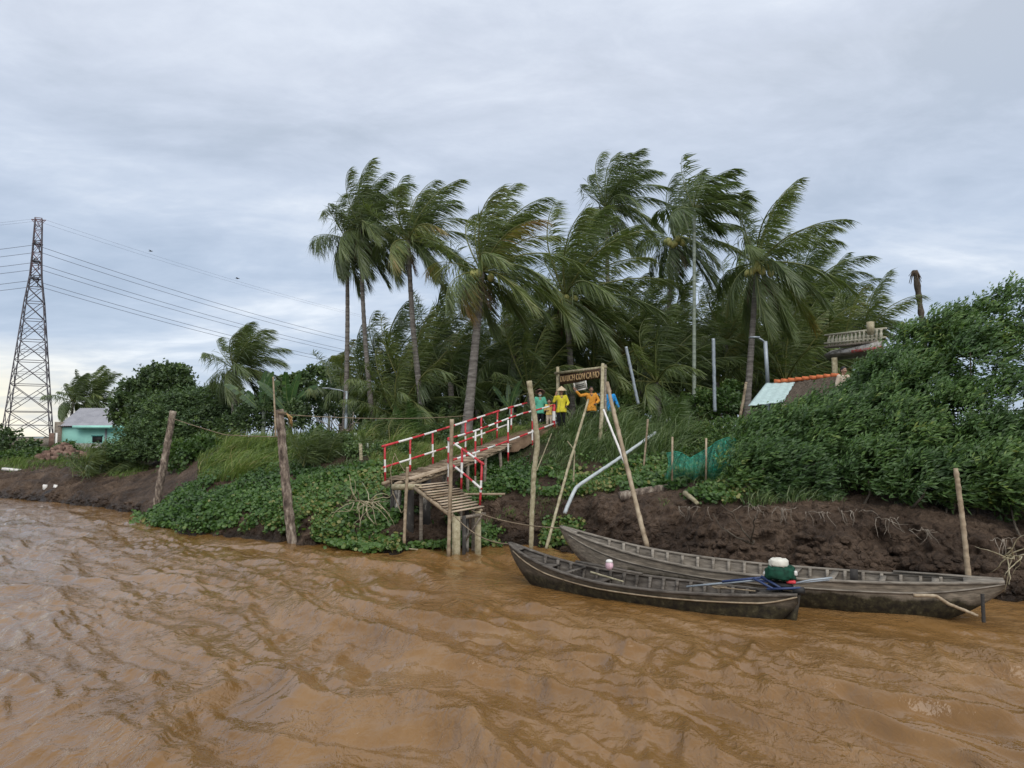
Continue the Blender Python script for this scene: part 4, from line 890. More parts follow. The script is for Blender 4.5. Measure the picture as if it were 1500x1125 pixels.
# gate with name board
def gate():
    O = gp(818, 28.9); root = empty('wooden_gate', O, label='rough pole gateway carrying a long wooden name board', cat='gate')
    Lt = at(817, 541, 28.9); Rt = at(883, 536, 26.4)
    MB().tube([(Lt[0], 28.9, O[2] - .2), Lt + [0, 0, .1]], .065, 8).build('post', M['palewood'], root, True, local=O)
    Rb = at(876, 684, 25.2); 
    MB().tube([Rb - [0, 0, .1], (Rb + Rt) / 2 + [.05, 0, 0], Rt + [0, 0, .08]], [.085, .075, .065], 8).build('post', M['palewood'], root, True, local=O)
    MB().tube([Rt + [.12, .25, .06], at(887, 680, 25.6)], .05, 8).build('post', M['wood'], root, True, local=O)
    MB().tube([at(813, 547, 28.9), at(888, 538, 26.3)], .055, 8).build('crossbar', M['palewood'], root, True, local=O)
    # board: upright plank between the posts
    a = at(820, 556, 28.8); b = at(881, 548, 26.4); b[2] = a[2] + .0; d = nrm((b - a)); n_ = np.cross(d, Zv)
    mbb = MB(); N = 16; top = []; rng = np.random.default_rng(4)
    for side in (0, 1):
        for k in range(N + 1):
            f = k / N; p = a + (b - a) * f + n_ * (.02 if side == 0 else -.02)
            hh = .20 + .025 * math.sin(f * 9) + rng.normal(0, .008); top += [p + Zv * hh, p - Zv * (.20 - .05 * f + .02 * math.sin(f * 6))]
    V = np.array(top); Qs = []
    for k in range(N):
        f0 = 2 * k; Qs += [[f0, f0 + 1, f0 + 3, f0 + 2]]; g = 2 * (N + 1) + f0; Qs += [[g, g + 2, g + 3, g + 1]]
        Qs += [[f0, f0 + 2, g + 2, g], [f0 + 1, g + 1, g + 3, f0 + 3]]
    g = 2 * (N + 1); Qs += [[0, g, g + 1, 1], [2 * N, 2 * N + 1, g + 2 * N + 1, g + 2 * N]]
    bo = MB().add(V, np.array(Qs)).build('name_board', M['board'], root, local=O)
    cu = bpy.data.curves.new('lettering', 'FONT'); cu.body = 'DU LICH CON CA HO'; cu.size = .40; cu.extrude = .012; cu.align_x = 'CENTER'; cu.align_y = 'CENTER'; cu.offset = .004
    to = bpy.data.objects.new('tmp', cu); SC.collection.objects.link(to)
    bpy.context.view_layer.update(); me = bpy.data.meshes.new_from_object(to.evaluated_get(bpy.context.evaluated_depsgraph_get())); bpy.data.objects.remove(to)
    ob = bpy.data.objects.new('lettering', me); SC.collection.objects.link(ob); me.materials.clear(); me.materials.append(M['letters']); ob.parent = bo
    Lb = np.linalg.norm(b - a); wx = me.vertices and max(v.co.x for v in me.vertices) * 2
    ob.location = (a + b) / 2 - O + n_ * .035 + Zv * .0; ob.rotation_euler = (R(90), 0, math.atan2(d[1], d[0])); ob.scale = (Lb * .93 / wx, .82, 1)
    # white framed notice hanging below
    c = at(850, 564, 28.6); r2 = empty('notice_board', c, label='white framed notice with two dark lines hanging tilted under the name board', cat='notice'); r2.rotation_euler = (0, R(-9), math.atan2(d[1], d[0]) * .6)
    MB().box((0, 0, 0), (.27, .02, .19)).build('panel', M['panel'], r2)
    for s_ in (-1, 1):
        MB().box((s_ * .27, -.01, 0), (.022, .026, .215)).build('frame_side', M['white'], r2); MB().box((0, -.01, s_ * .195), (.25, .024, .022)).build('frame_side', M['white'], r2)
    mb = MB(); rng = np.random.default_rng(2)
    for row, h in ((.02, .022), (-.055, .022)):
        x = -.17
        while x < .18: w_ = rng.uniform(.014, .022); mb.box((x, -.023, row), (w_ * .8, .003, h * rng.uniform(.7, 1))); x += w_ * 2 + .008
    for row in (.12, -.13):
        x = -.20
        while x < .2: w_ = rng.uniform(.008, .012); mb.box((x, -.023, row), (w_ * .8, .002, .008)); x += w_ * 2 + .01
    mb.build('lettering', M['black'], r2)
M['board'] = pmat('dark varnished board', [(.3, (.035, .018, .010)), (.7, (.085, .045, .025))], 4, 5, .6, .4, 20, .3, stretch=(1, 1, 5))
M['letters'] = flat('tan letters', (.50, .34, .17), .6, .3, .15); M['panel'] = flat('grey notice panel', (.42, .42, .38), .6, .3, .06)
gate()
# ------------------------------------------------------------ roofs on the right
def right_buildings():
    rng = np.random.default_rng(5)
    O = np.array([9.3, 24.6, 3.0]); root = empty('tin_roof_shed', O, label='low shed with pale tin and brown thatched roof under an orange tile ridge', cat='shed')
    r0, r1 = at(1134, 560, 25.2), at(1228, 550, 24.4); lf = at(1096, 594, 23.6); m0 = at(1165, 559, 24.95); mlo = at(1148, 588, 23.3); rlo = at(1232, 582, 22.6)
    tl = at(1122, 561, 25.3)
    def slab(P, name, mat, sub=10, th=.05, corr=.0, jit=0):
        P = np.array(P); V = []
        for i in range(sub + 1):
            for j in range(sub + 1):
                u, v = i / sub, j / sub; p = P[0] * (1 - u) * (1 - v) + P[1] * u * (1 - v) + P[2] * u * v + P[3] * (1 - u) * v; p = p + Zv * (corr * math.sin(u * sub * 1.6) + jit * rng.normal()); V.append(p)
        V = np.array(V); i, j = np.meshgrid(np.arange(sub), np.arange(sub), indexing='ij'); s1 = sub + 1; Q = np.stack([i * s1 + j, (i + 1) * s1 + j, (i + 1) * s1 + j + 1, i * s1 + j + 1], -1).reshape(-1, 4)
        n = len(V); E = []
        for k in range(sub): E += [[k, k + 1, n + k + 1, n + k], [sub * s1 + k + 1, sub * s1 + k, n + sub * s1 + k, n + sub * s1 + k + 1], [(k + 1) * s1, k * s1, n + k * s1, n + (k + 1) * s1], [k * s1 + sub, (k + 1) * s1 + sub, n + (k + 1) * s1 + sub, n + k * s1 + sub]]
        return MB().add(np.concatenate([V, V - Zv * th]), np.concatenate([Q, Q[:, ::-1] + n, np.array(E)])).build(name, mat, root, local=O)
    slab([tl, m0, mlo, lf], 'tin_sheet', M['palesheet'], 14, .03, .012)
    slab([m0, r1, rlo, mlo], 'thatched_roof', M['thatch'], 22, .12, 0, .03)
    nb = 9
    for k in range(nb):
        a = r0 + (r1 - r0) * k / nb; b = r0 + (r1 - r0) * (k + 1.12) / nb; MB().tube([a + Zv * .03, b + Zv * .0], [.085, .06], 10).build('ridge_tile', M['tile'], root, True, local=O)
    back = [r0 + [0, 2, -1.0], r1 + [0, 2, -1.0]]; slab([r0, r1, back[1], back[0]], 'roof', M['thatch'], 6)
    for p in (lf + [.3, .2, 0], mlo, rlo, back[0], back[1]): MB().box((p[0], p[1], (p[2] + 2.6) / 2 - .06), (.06, .06, (p[2] - 2.6) / 2 - .03)).build('post', M['wood'], root, local=O)
    wx0, wx1 = lf[0] + .5, rlo[0]; MB().box(((wx0 + wx1) / 2, 24.6, 3.3), ((wx1 - wx0) / 2, .05, .8)).build('wall', M['wood'], root, local=O)
    # raised terrace with balustrade
    A_, B_ = at(1212, 504, 26.5), at(1293, 495, 24.2); O2 = (A_ + B_) / 2; O2[2] = 3.0
    rt = empty('terrace_balustrade', O2, label='cream balustrade of fourteen round balusters on a raised terrace above the shrubs', cat='balustrade')
    up = np.array([.03, 0, .33])
    for k in range(14):
        p = A_ + (B_ - A_) * (k + .3) / 13.8; zs = np.linspace(0, 1, 9)[:, None]; MB().tube(p + up * zs * 1.1 - [0, 0, .06], np.array([.05, .045, .038, .05, .060, .05, .038, .045, .05]), 9).build('baluster', M['cream'], rt, True, local=O2)
    MB().plank(A_ - [.1, 0, -.02], B_ + [.1, 0, .02], .09, .06).build('rail', M['cream'], rt, local=O2); MB().plank(A_ + up - [.1, 0, -.0], B_ + up + [.1, 0, 0], .10, .06).build('rail', M['cream'], rt, local=O2)
    MB().box(B_ + [-.35, .1, .35], (.09, .09, .22), .6).build('corner_post', M['palewood'], rt, local=O2)
    d = nrm(B_ - A_); o3 = at(1206, 519, 26.7); o4 = at(1292, 505, 24.0)
    rp = empty('pavilion', (o3 + o4) / 2 * [1, 1, 0] + [0, 0, 3.0], label='small pavilion with flaking white and red concrete eaves below the balustrade', cat='pavilion'); OP = np.array(rp.location)
    MB().hexa([o3 + [0, 0, -.03], o4 + [0, 0, -.12], o4 + [1.2, 2.2, -.1], o3 + [1.2, 2.2, -.03], o3 + [.3, 0, .14], o4 + [0, 0, .14], o4 + [1.2, 2.2, .1], o3 + [1.4, 2.2, .1]]).build('roof_slab', M['concrete'], rp, local=OP)
    m1 = o3 + (o4 - o3) * .50; MB().plank(m1 + [-.0, -.04, -.07], o4 + [0, -.04, -.09], .04, .10).build('red_trim', M['oldred'], rp, local=OP)
    MB().plank(A_ + [0, 0, -.12], B_ + [0, 0, -.12], .3, .08).build('terrace_edge', M['wood'], rp, local=OP)
    c = at(1222, 520, 26.0); MB().box((c[0], c[1], 2.9 + (c[2] - 2.9) / 2 - .1), (.075, .075, (c[2] - 2.9) / 2)).build('column', M['palewood'], rp, local=OP)
    c = at(1285, 515, 24.6); MB().box((c[0], c[1], 2.9 + (c[2] - 2.9) / 2 - .1), (.075, .075, (c[2] - 2.9) / 2)).build('column', M['palewood'], rp, local=OP)
M['palesheet'] = flat('pale tin sheet', (.42, .54, .53), .5, .4, .12, .1); M['tile'] = flat('orange clay tile', (.52, .15, .06), .7, .2, .2)
M['thatch'] = pmat('brown thatch', [(.3, (.045, .035, .028)), (.7, (.19, .155, .12))], 9, 6, .9, 1, 18, .1, stretch=(1, 3, 3), bdist=.06)
M['cream'] = flat('cream painted concrete', (.42, .40, .31), .7, .2, .15, .2); M['concrete'] = pmat('flaking concrete', [(.35, (.10, .09, .08)), (.5, (.30, .29, .27)), (.7, (.45, .44, .42))], 7, 7, .8, .3, 20, .2)
M['oldred'] = pmat('flaking red trim', [(.4, (.30, .27, .25)), (.5, (.42, .08, .07)), (.7, (.45, .07, .06))], 11, 6, .7, .2)
right_buildings()
# ------------------------------------------------------------ turquoise house and shed on the left
def left_buildings():
    Y = 58; a = at(84, 657, Y); gz = 1.9
    O = np.array([a[0], Y, gz]); root = empty('turquoise_house', O, label='turquoise walled house with grey corrugated metal roof beyond the mud flat', cat='house')
    s = Y / F
    def X_(px): return at(px, 640, Y)[0]
    def Z_(py): return at(100, py, Y)[2]
    x0, x1 = X_(88), X_(196); MB().box(((x0 + x1) / 2, Y + 3, (Z_(626) + gz) / 2), ((x1 - x0) / 2, 3, (Z_(626) - gz) / 2)).build('wall', M['turq'], root, local=O)
    MB().box(((x0 + x1) / 2, Y - .06, gz + .35), ((x1 - x0) / 2, .05, .42)).build('plinth', M['concrete'], root, local=O)
    MB().box((X_(86.5), Y + 2.8, (Z_(620) + gz) / 2), (.22, 3.1, (Z_(616) - gz) / 2)).build('side_wall', M['wood'], root, local=O)
    ew = Z_(624); rz_ = Z_(596); xr0, xr1 = X_(87.5), X_(172)
    mb = MB(); n = 60
    for i in range(n):       # corrugated sheet
        u0, u1 = xr0 + (xr1 - xr0) * i / n, xr0 + (xr1 - xr0) * (i + 1) / n; dz = .04 * (i % 2)
        mb.add([(u0, Y - .35, ew - .02 + dz), (u1, Y - .35, ew - .02 + .04 - dz), (u1 - .3, Y + 3.0, rz_ + .04 - dz), (u0 - .3, Y + 3.0, rz_ + dz)], np.array([[0, 1, 2, 3]]))
        mb.add([(u0 - .3, Y + 3.0, rz_ + dz), (u1 - .3, Y + 3.0, rz_ + .04 - dz), (u1, Y + 6.3, ew), (u0, Y + 6.3, ew)], np.array([[0, 1, 2, 3]]))
    mb.build('roof', M['roofgrey'], root, local=O)
    MB().box(((X_(114) + X_(185)) / 2, Y - .45, Z_(625.5)), ((X_(185) - X_(114)) / 2, .35, .11)).build('eave', M['turq'], root, local=O)
    MB().box((X_(155.5), Y - .04, (Z_(627) + gz) / 2), (.07, .05, (Z_(627) - gz) / 2)).build('pillar', M['roofgrey'], root, local=O)
    wq = MB().box(((X_(136) + X_(150)) / 2, Y - .03, (Z_(639) + Z_(648)) / 2), ((X_(150) - X_(136)) / 2, .04, (Z_(639) - Z_(648)) / 2)).build('window', M['dark'], root, local=O)
    MB().box(((X_(136) + X_(150)) / 2, Y - .07, Z_(638.3)), ((X_(150) - X_(136)) / 2 + .06, .06, .04)).build('window_frame', M['turqd'], wq, local=O)
    MB().box((X_(87), Y - .35, gz + .7), (.06, .06, .9)).build('post', M['white'], root, local=O); MB().box((X_(88.5), Y - .45, gz + .2), (.12, .05, .35)).build('red_panel', M['red'], root, local=O)
    MB().box((X_(74), Y + 2, (Z_(638) + gz) / 2 + .2), (.45, 1.5, (Z_(638) - gz) / 2)).build('brick_annex', M['brick'], root, local=O)
    Y2 = 66; O2 = np.array([at(35, 660, Y2)[0], Y2, 2.2]); r2 = empty('small_shed', O2, label='small brick shed with pale sloping sheet roof left of the turquoise house', cat='shed')
    x0, x1 = at(15, 650, Y2)[0], at(58, 650, Y2)[0]; MB().box(((x0 + x1) / 2, Y2 + 1.4, 2.6), ((x1 - x0) / 2, 1.3, .45)).build('wall', M['wood'], r2, local=O2)
    p = [at(22, 653, Y2 - .6), at(52, 652, Y2 - .6), at(64, 640, Y2 + 3), at(40, 642, Y2 + 3)]
    MB().hexa([q - Zv * .08 for q in p] + p).build('roof', M['palesheet'], r2, local=O2)
    # rubble heap
    rng = np.random.default_rng(6); c = gp(95, 46, 0); mb = MB(); o = empty('rubble_heap', c, label='heap of broken red brick rubble in front of the turquoise house corner', cat='rubble')
    for k in range(160):
        r = rng.random() ** .7; a = rng.uniform(0, 6.28); p = np.array([math.cos(a) * r * 1.7, math.sin(a) * r * 1.2, (1 - r) * .95 + rng.uniform(-.05, .1)])
        mb.box(p, rng.uniform(.06, .18, 3), rng.uniform(0, 3), var=rng.random())
    mb.build('bricks', M['brick'], o)
M['turq'] = pmat('turquoise plaster', [(.3, (.30, .62, .53)), (.7, (.38, .74, .64))], 1.5, 5, .8, .1, 10, .2); M['turqd'] = flat('turquoise trim', (.10, .35, .32))
M['roofgrey'] = pmat('grey metal roof', [(.3, (.20, .20, .22)), (.7, (.31, .31, .33))], 1.2, 5, .5, .1, 10, .4); M['dark'] = flat('dark opening', (.015, .015, .015))
M['brick'] = pmat('brick', [(.3, (.12, .075, .058)), (.7, (.24, .16, .125))], 5, 5, .9, .5, 20, .2, var=.5)
left_buildings()

# ------------------------------------------------------------ pylon and power lines
M['steel'] = flat('pylon steel', (.11, .10, .11), .7, .3, .1); M['redsteel'] = flat('pylon painted red', (.17, .09, .09), .7, .3, .1)
def pylon():
    Yp = 240.; cx = at(41, 640, Yp)[0]; O = np.array([cx, Yp, 2.5])
    root = empty('lattice_pylon', O, 0, label='tall steel lattice power pylon behind the turquoise house', cat='pylon')
    lv = np.array([0, 9, 18, 26, 33, 40, 46, 51, 55, 59, 63, 67, 71, 75.]); hw = np.interp(lv, [0, 18, 33, 46, 55, 63, 75], [6.7, 5.1, 3.8, 2.7, 1.65, 1.3, 1.0])
    cor = np.array([[1, 1], [-1, 1], [-1, -1], [1, -1]]); rot = R(28); Rm = np.array([[math.cos(rot), -math.sin(rot)], [math.sin(rot), math.cos(rot)]])
    def P(k, c): q = Rm @ (cor[c % 4] * hw[k]); return np.array([q[0], q[1], lv[k]])
    for c in range(4): MB().tube([P(k, c) for k in range(len(lv))], .20, 4).build('leg', M['steel'], root)
    for lo, hi, mname in ((0, 8, 'steel'), (8, 13, 'redsteel')):
        mb = MB()
        for k in range(lo, hi):
            for c in range(4):
                a, b, c2, d = P(k, c), P(k, c + 1), P(k + 1, c), P(k + 1, c + 1); r = .11
                mb.tube([a, d], r, 4); mb.tube([b, c2], r, 4); mb.tube([c2, d], r, 4)
                if k < 5:
                    m1 = (a + c2) / 2; m2 = (b + d) / 2; x = (a + d) / 2 * .5 + (b + c2) / 2 * .5; mb.tube([m1, (a + x) / 2], r * .7, 4); mb.tube([m2, (b + x) / 2], r * .7, 4); mb.tube([m1, (c2 + x) / 2], r * .7, 4); mb.tube([m2, (d + x) / 2], r * .7, 4)
                    mb.tube([m1, m2], r * .6, 4)
        mb.build('lattice_bracing', M[mname], root)
    ad = np.array([.45, -.89, 0]); ends = []
    for z in (66., 60., 54.):
        for s_ in (1, -1):
            e = ad * s_ * 5.2 + [0, 0, z]; mb = MB(); perp = np.array([.89, .45, 0])
            for q in (-1, 1): mb.tube([perp * q * 1.2 + [0, 0, z], e], .10, 4); mb.tube([perp * q * 1.1 + [0, 0, z + 1.6], e], .09, 4)
            for f in (.3, .6): mb.tube([perp * (1 - f) * 1.2 + ad * s_ * 5.2 * f + [0, 0, z], perp * (f - 1) * 1.2 + ad * s_ * 5.2 * f + [0, 0, z]], .08, 4)
            mb.tube([perp * 1.6 + [0, 0, z], -perp * 1.6 + [0, 0, z]], .22, 4); mb.build('crossarm', M['steel'], root); ends.append(e)
            MB().tube([e, e - [0, 0, 1.5]], .14, 6).build('insulator', M['dark'], root)
    mb = MB()
    for s_ in (-1, 1): mb.tube([[0, 0, 74], np.array([1, .2, 0]) * s_ * 2.2 + [0, 0, 74.6]], .12, 4); mb.tube([[0, 0, 72], np.array([1, .2, 0]) * s_ * 2.2 + [0, 0, 74.6]], .1, 4)
    mb.tube([[-2.2, -.5, 74.6], [2.2, .5, 74.6]], .1, 4); mb.build('top_crossarm', M['redsteel'], root)
    far = np.array([86., 640., 0]); left = np.array([-620., 300., 0]); perp = ad
    mw = flat('power line', (.10, .10, .12), .6, .3, .05); levels = ('top', 'middle', 'bottom')
    for k, e in enumerate(ends):
        st = O + e - [0, 0, 1.4]; lvl = levels[k // 2]; sidew = ('nearer', 'farther')[k % 2]
        E = far + perp * (5.2 if k % 2 == 0 else -5.2); E[2] = O[2] + e[2] - 1.4; Lf = left + perp * (5.2 if k % 2 == 0 else -5.2); Lf[2] = O[2] + e[2] + 14
        s1 = np.linspace(0, 1, 50); p2 = st + (E - st) * s1[:, None]; p2[:, 2] -= 17 * 4 * s1 * (1 - s1); p1 = Lf + (st - Lf) * s1[:, None]; p1[:, 2] -= 14 * 4 * s1 * (1 - s1)
        pth = np.concatenate([p1, p2[1:]]); o = MB().tube(pth, .075, 4).build('power_line', mw, None, False, local=st); o.location = st
        tag(o, '%s of the two power lines leaving the pylon at its %s crossarm' % (sidew, lvl), 'power line', 'power lines on the pylon')
    for k in range(2):
        st = O + np.array([-2.2 + 4.4 * k, -.5 + 1.0 * k, 74.6]); E = far + [0, 0, O[2] + 77] + perp * (k * 4 - 2); s1 = np.linspace(0, 1, 50); p2 = st + (E - st) * s1[:, None]; p2[:, 2] -= 13 * 4 * s1 * (1 - s1)
        Lf = left + [0, 0, O[2] + 92]; p1 = Lf + (st - Lf) * s1[:, None]; p1[:, 2] -= 12 * 4 * s1 * (1 - s1)
        o = MB().tube(np.concatenate([p1, p2[1:]]), .028, 4).build('earth_wire', mw, None, False, local=st); o.location = st
        tag(o, 'hair thin wire running from the %s tip of the pylon top' % ('left', 'right')[k], 'power line', 'power lines on the pylon')
pylon()
for lab, px, py in (('small dark bird gliding in the sky right of the pylon top', 221, 368), ('small dark bird in the sky between the pylon and the tall palms', 348, 408)):
    c = at(px, py, 70); root = empty('bird', c, label=lab, cat='bird')
    bm_ = MB(); bm_.tube([(-.16, 0, 0), (-.08, 0, .01), (.05, 0, .01), (.14, 0, 0), (.2, 0, 0)], [.02, .05, .055, .03, .015], 8); bm_.build('body', M['dark'], root, True)
    for s_ in (-1, 1): MB().add([(.08, 0, .02), (.0, s_ * .2, .09), (-.06, s_ * .38, .05), (-.08, s_ * .18, .06), (-.05, 0, .01)], np.array([[0, 1, 2, 3, 4]])).build('wing', M['dark'], root)
    MB().add([(-.14, 0, 0), (-.28, .06, 0), (-.28, -.06, 0)], np.array([[0, 1, 2]])).build('tail', M['dark'], root)

# ------------------------------------------------------------ boats
def boatwood(name, dark, zsplit):
    m = pmat(name, [(.28, tuple(c * .5 for c in dark)), (.5, dark), (.72, tuple(c * 1.75 for c in dark))], 2.6, 8, .75, .7, 24, .3, stretch=(1, 7, 7), var=0, bdist=.012, )
    t = NT(m.node_tree); b = t.n['Principled BSDF']; lk = b.inputs['Base Color'].links[0].from_socket
    p = t.new('ShaderNodeNewGeometry').outputs['Position']; z = t.new('ShaderNodeSeparateXYZ', i_0=p).outputs[2]
    n = t.noise(t.mapping(p, (1, 1, .4)), 3, 6, .65); zz_ = t.math('ADD', z, t.math('MULTIPLY', t.math('SUBTRACT', n, .5), .30))
    g = t.noise(p, 9, 5, .7)
    gv = t.new('ShaderNodeAttribute', attribute_name='var').outputs['Fac']
    fr = t.math('ABSOLUTE', t.math('SUBTRACT', t.math('FRACT', t.math('MULTIPLY', gv, 9.0)), .5))
    lk = t.mix(t.math('MULTIPLY', t.ramp(fr, [(.0, 1.0), (.045, 0.0)]), .75), lk, (.02, .016, .012))
    algae = t.ramp(g, [(.40, (.018, .014, .009)), (.58, (.048, .040, .020)), (.75, (.13, .115, .07))])
    t.l.new(t.mix(t.ramp(zz_, [(zsplit, 1.0), (zsplit + .07, 0.0)]), lk, algae), b.inputs['Base Color'])
    return m
M['boat1'] = boatwood('dark boat hull wood', (.085, .068, .048), .20); M['boat2'] = boatwood('grey boat hull wood', (.20, .168, .128), .30)
M['boatin'] = pmat('grey bare boat timber', [(.28, (.085, .074, .060)), (.5, (.20, .176, .145)), (.72, (.34, .305, .255))], 3, 7, .85, .6, 24, .2, stretch=(1, 6, 6), var=.4)
M['boatin2'] = pmat('dark bare boat timber', [(.28, (.045, .038, .032)), (.5, (.105, .092, .078)), (.72, (.20, .18, .155))], 3, 7, .85, .6, 24, .2, stretch=(1, 6, 6), var=.4)
def boat(name, label, bow, stern, B, zm, zb, zs, hull, inn, kb=-.18, bowpow=2.4, nrib=16, sw=.25, pitchend=.13):
    bow = np.array(bow, float); stern = np.array(stern, float); L = np.linalg.norm(stern - bow); rz = math.atan2(stern[1] - bow[1], stern[0] - bow[0])
    root = empty(name, (bow[0], bow[1], 0), rz, label=label, cat='boat')
    def wd(t): return B * (min(1, t / .42) ** .62 if t < .42 else 1 - (1 - sw) * max(0, (t - .55) / .45) ** 1.8) * (1 if t > .0 else 0) + .015
    def sh(t): return zm + (zb - zm) * max(0, 1 - t / .55) ** bowpow + (zs - zm) * max(0, (t - .5) / .5) ** 2.2
    def kl(t):
        k = kb
        if t < .22: k = kb + (sh(t) - .10 - kb) * (1 - t / .22) ** 1.7
        if t > 1 - pitchend: k = kb + (sh(t) - .16 - kb) * ((t - 1 + pitchend) / pitchend) ** 1.5
        return k
    N = 60; ts = np.linspace(0, 1, N + 1)
    def section(t, inset=0, dz=0):
        w_ = max(.008, wd(t) - inset); s_ = sh(t); k = kl(t) + (dz if dz else 0); k = min(k, s_ - .02); h = s_ - k; wb = max(.004, .58 * w_)
        half = [(wb * .0, k), (wb, k + .02 * h), (w_ * .86, k + h * .42), (w_ * .97, k + h * .78), (w_, s_)]
        return [(t * L, -a, b) for a, b in half[::-1]] + [(t * L, a, b) for a, b in half[1:]]
    out = np.array([section(t) for t in ts]); inn_ = np.array([section(t, .035, .06) for t in ts]); m = out.shape[1]
    def skin(A, flip):
        i, j = np.meshgrid(np.arange(N), np.arange(m - 1), indexing='ij'); q = np.stack([i * m + j, (i + 1) * m + j, (i + 1) * m + j + 1, i * m + j + 1], -1).reshape(-1, 4); return q[:, ::-1] if flip else q
    mb = MB(); mb.add(out.reshape(-1, 3), [skin(out, True), np.arange(m)[None], (np.arange(m) + N * m)[::-1][None]], np.tile(np.abs(np.linspace(-1, 1, m)), N + 1)); mb.build('hull', hull, root, False)
    mb = MB(); mb.add(inn_.reshape(-1, 3), [skin(inn_, False)], np.repeat(.5 + .1 * np.sin(np.arange(N + 1) * 1.3), m)); mb.build('inner_planking', inn, root, False)
    for s_, idx in ((-1, 0), (1, m - 1)):
        g = out[:, idx]; gi = inn_[:, idx]; c = (g + gi) / 2; mb = MB(); V = []
        for k in range(N + 1):
            o_ = nrm(np.array([0, s_, 0.])); V += [c[k] + o_ * .042 + [0, 0, -.028], c[k] - o_ * .034 + [0, 0, -.028], c[k] - o_ * .034 + [0, 0, .018], c[k] + o_ * .042 + [0, 0, .018]]
        i, j = np.meshgrid(np.arange(N), np.arange(4), indexing='ij'); q = np.stack([i * 4 + j, i * 4 + (j + 1) % 4, (i + 1) * 4 + (j + 1) % 4, (i + 1) * 4 + j], -1).reshape(-1, 4)
        mb.add(np.array(V), [q, np.array([[3, 2, 1, 0]]), np.array([[0, 1, 2, 3]]) + N * 4]); mb.build('gunwale', inn, root)
        st = out[2:, 1 if s_ < 0 else m - 2].copy(); st[:, 1] += s_ * .012; MB().tube(st, .016, 5).build('rubbing_strake', M['bamboo'] if hull is M['boat1'] else inn, root, True)
    for k in range(nrib):
        t = .13 + .76 * k / (nrib - 1); S_ = np.array(section(t, .05, .08)); 
        for sl in (slice(0, 5), slice(m - 5, m)):
            pts = S_[sl]; mb = MB(); V = []
            cen = np.array([t * L, 0, sh(t)])
            for p in pts:
                inw = nrm((cen - p) * [0, 1, .2]); V += [p + [-.028, 0, 0], p + [.028, 0, 0], p + [.028, 0, 0] + inw * .06, p + [-.028, 0, 0] + inw * .06]
            nn = len(pts); i, j = np.meshgrid(np.arange(nn - 1), np.arange(4), indexing='ij'); q = np.stack([i * 4 + j, i * 4 + (j + 1) % 4, (i + 1) * 4 + (j + 1) % 4, (i + 1) * 4 + j], -1).reshape(-1, 4)
            mb.add(np.array(V), [q, np.array([[3, 2, 1, 0]]), np.array([[0, 1, 2, 3]]) + (nn - 1) * 4], .6 + .15 * math.sin(k * 2.3)); mb.build('rib', inn, root)
    def deck(t0, t1, dz, nm):
        V = []; n = 6
        for k in range(n + 1):
            t = t0 + (t1 - t0) * k / n; w_ = wd(t) - .02; V += [(t * L, -w_, sh(t) + dz), (t * L, w_, sh(t) + dz), (t * L, w_, sh(t) + dz - .03), (t * L, -w_, sh(t) + dz - .03)]
        i, j = np.meshgrid(np.arange(n), np.arange(4), indexing='ij'); q = np.stack([i * 4 + j, i * 4 + (j + 1) % 4, (i + 1) * 4 + (j + 1) % 4, (i + 1) * 4 + j], -1).reshape(-1, 4)
        MB().add(np.array(V), [q, np.array([[3, 2, 1, 0]]), np.array([[0, 1, 2, 3]]) + n * 4]).build(nm, inn, root)
    def thwart(t, w_=.10, dz=-.05): MB().box((t * L, 0, sh(t) + dz), (w_, wd(t) - .03, .015)).build('thwart', inn, root)
    return root, L, wd, sh, kl, deck, thwart
b1, L1, wd1, sh1, kl1, deck1, thw1 = boat('wooden_boat', 'nearer narrow dark wooden boat, lower in the water, with the engine on its stern', (-.06, 16.35), (5.0, 12.75), .62, .33, .82, .46, M['boat1'], M['boatin2'], -.22, 2.6, 17, .10, .10)
deck1(.0, .055, .012, 'foredeck'); deck1(.90, 1.0, .012, 'stern_deck'); thw1(.16, .16, -.12); thw1(.27, .05, -.03); thw1(.36, .12, -.14); thw1(.90, .05, -.0)
MB().add([(L1 - .12, -.03, .42), (L1 + .04, -.03, .46), (L1 - .10, -.03, -.30), (L1 - .42, -.03, -.20), (L1 - .12, .03, .42), (L1 + .04, .03, .46), (L1 - .10, .03, -.30), (L1 - .42, .03, -.20)],
         np.array([[0, 1, 2, 3], [7, 6, 5, 4], [0, 4, 5, 1], [1, 5, 6, 2], [2, 6, 7, 3], [3, 7, 4, 0]])).build('skeg', M['boat1'], b1)
MB().tube([(L1 - .08, 0, .50), (L1 + .10, 0, .53)], [.07, .06], 8).build('stern_cap', M['dark'], b1, True)
b2, L2, wd2, sh2, kl2, deck2, thw2 = boat('wooden_boat', 'farther longer grey weathered wooden boat drawn in against the mud bank', (1.13, 16.9), (8.50, 12.6), .68, .54, 1.12, .72, M['boat2'], M['boatin'], -.20, 2.3, 21, .20, .17)
deck2(.0, .05, .012, 'foredeck'); deck2(.93, 1.0, .012, 'stern_deck'); thw2(.68, .06, -.04); thw2(.78, .05, -.05); thw2(.88, .06, -.03); thw2(.60, .05, -.02)
MB().box((L2 * .72, .42, .47), (.07, .02, .16)).build('side_plank', M['charred'], b2)
MB().plank((L2 * .80, wd2(.80) - .05, sh2(.80) + .05), (L2 * .99, wd2(.97) - .02, sh2(.99) + .0), .10, .025).build('loose_plank', M['boatin'], b2)
stake('tiller_pole', 'crooked brown pole hanging over the side near the farther boat stern', 'pole', [(1338,872,12.5), (1372,873,12.4), (1388,884,12.35), (1432,902,12.3)], .03, M['bamboo'], .025, joints=False)
stake('short_stake', 'short dark stake in the water under the farther boat stern', 'stake', [(1441,912,12.35), (1439,870,12.4)], .03, M['charred'], .03, joints=False)
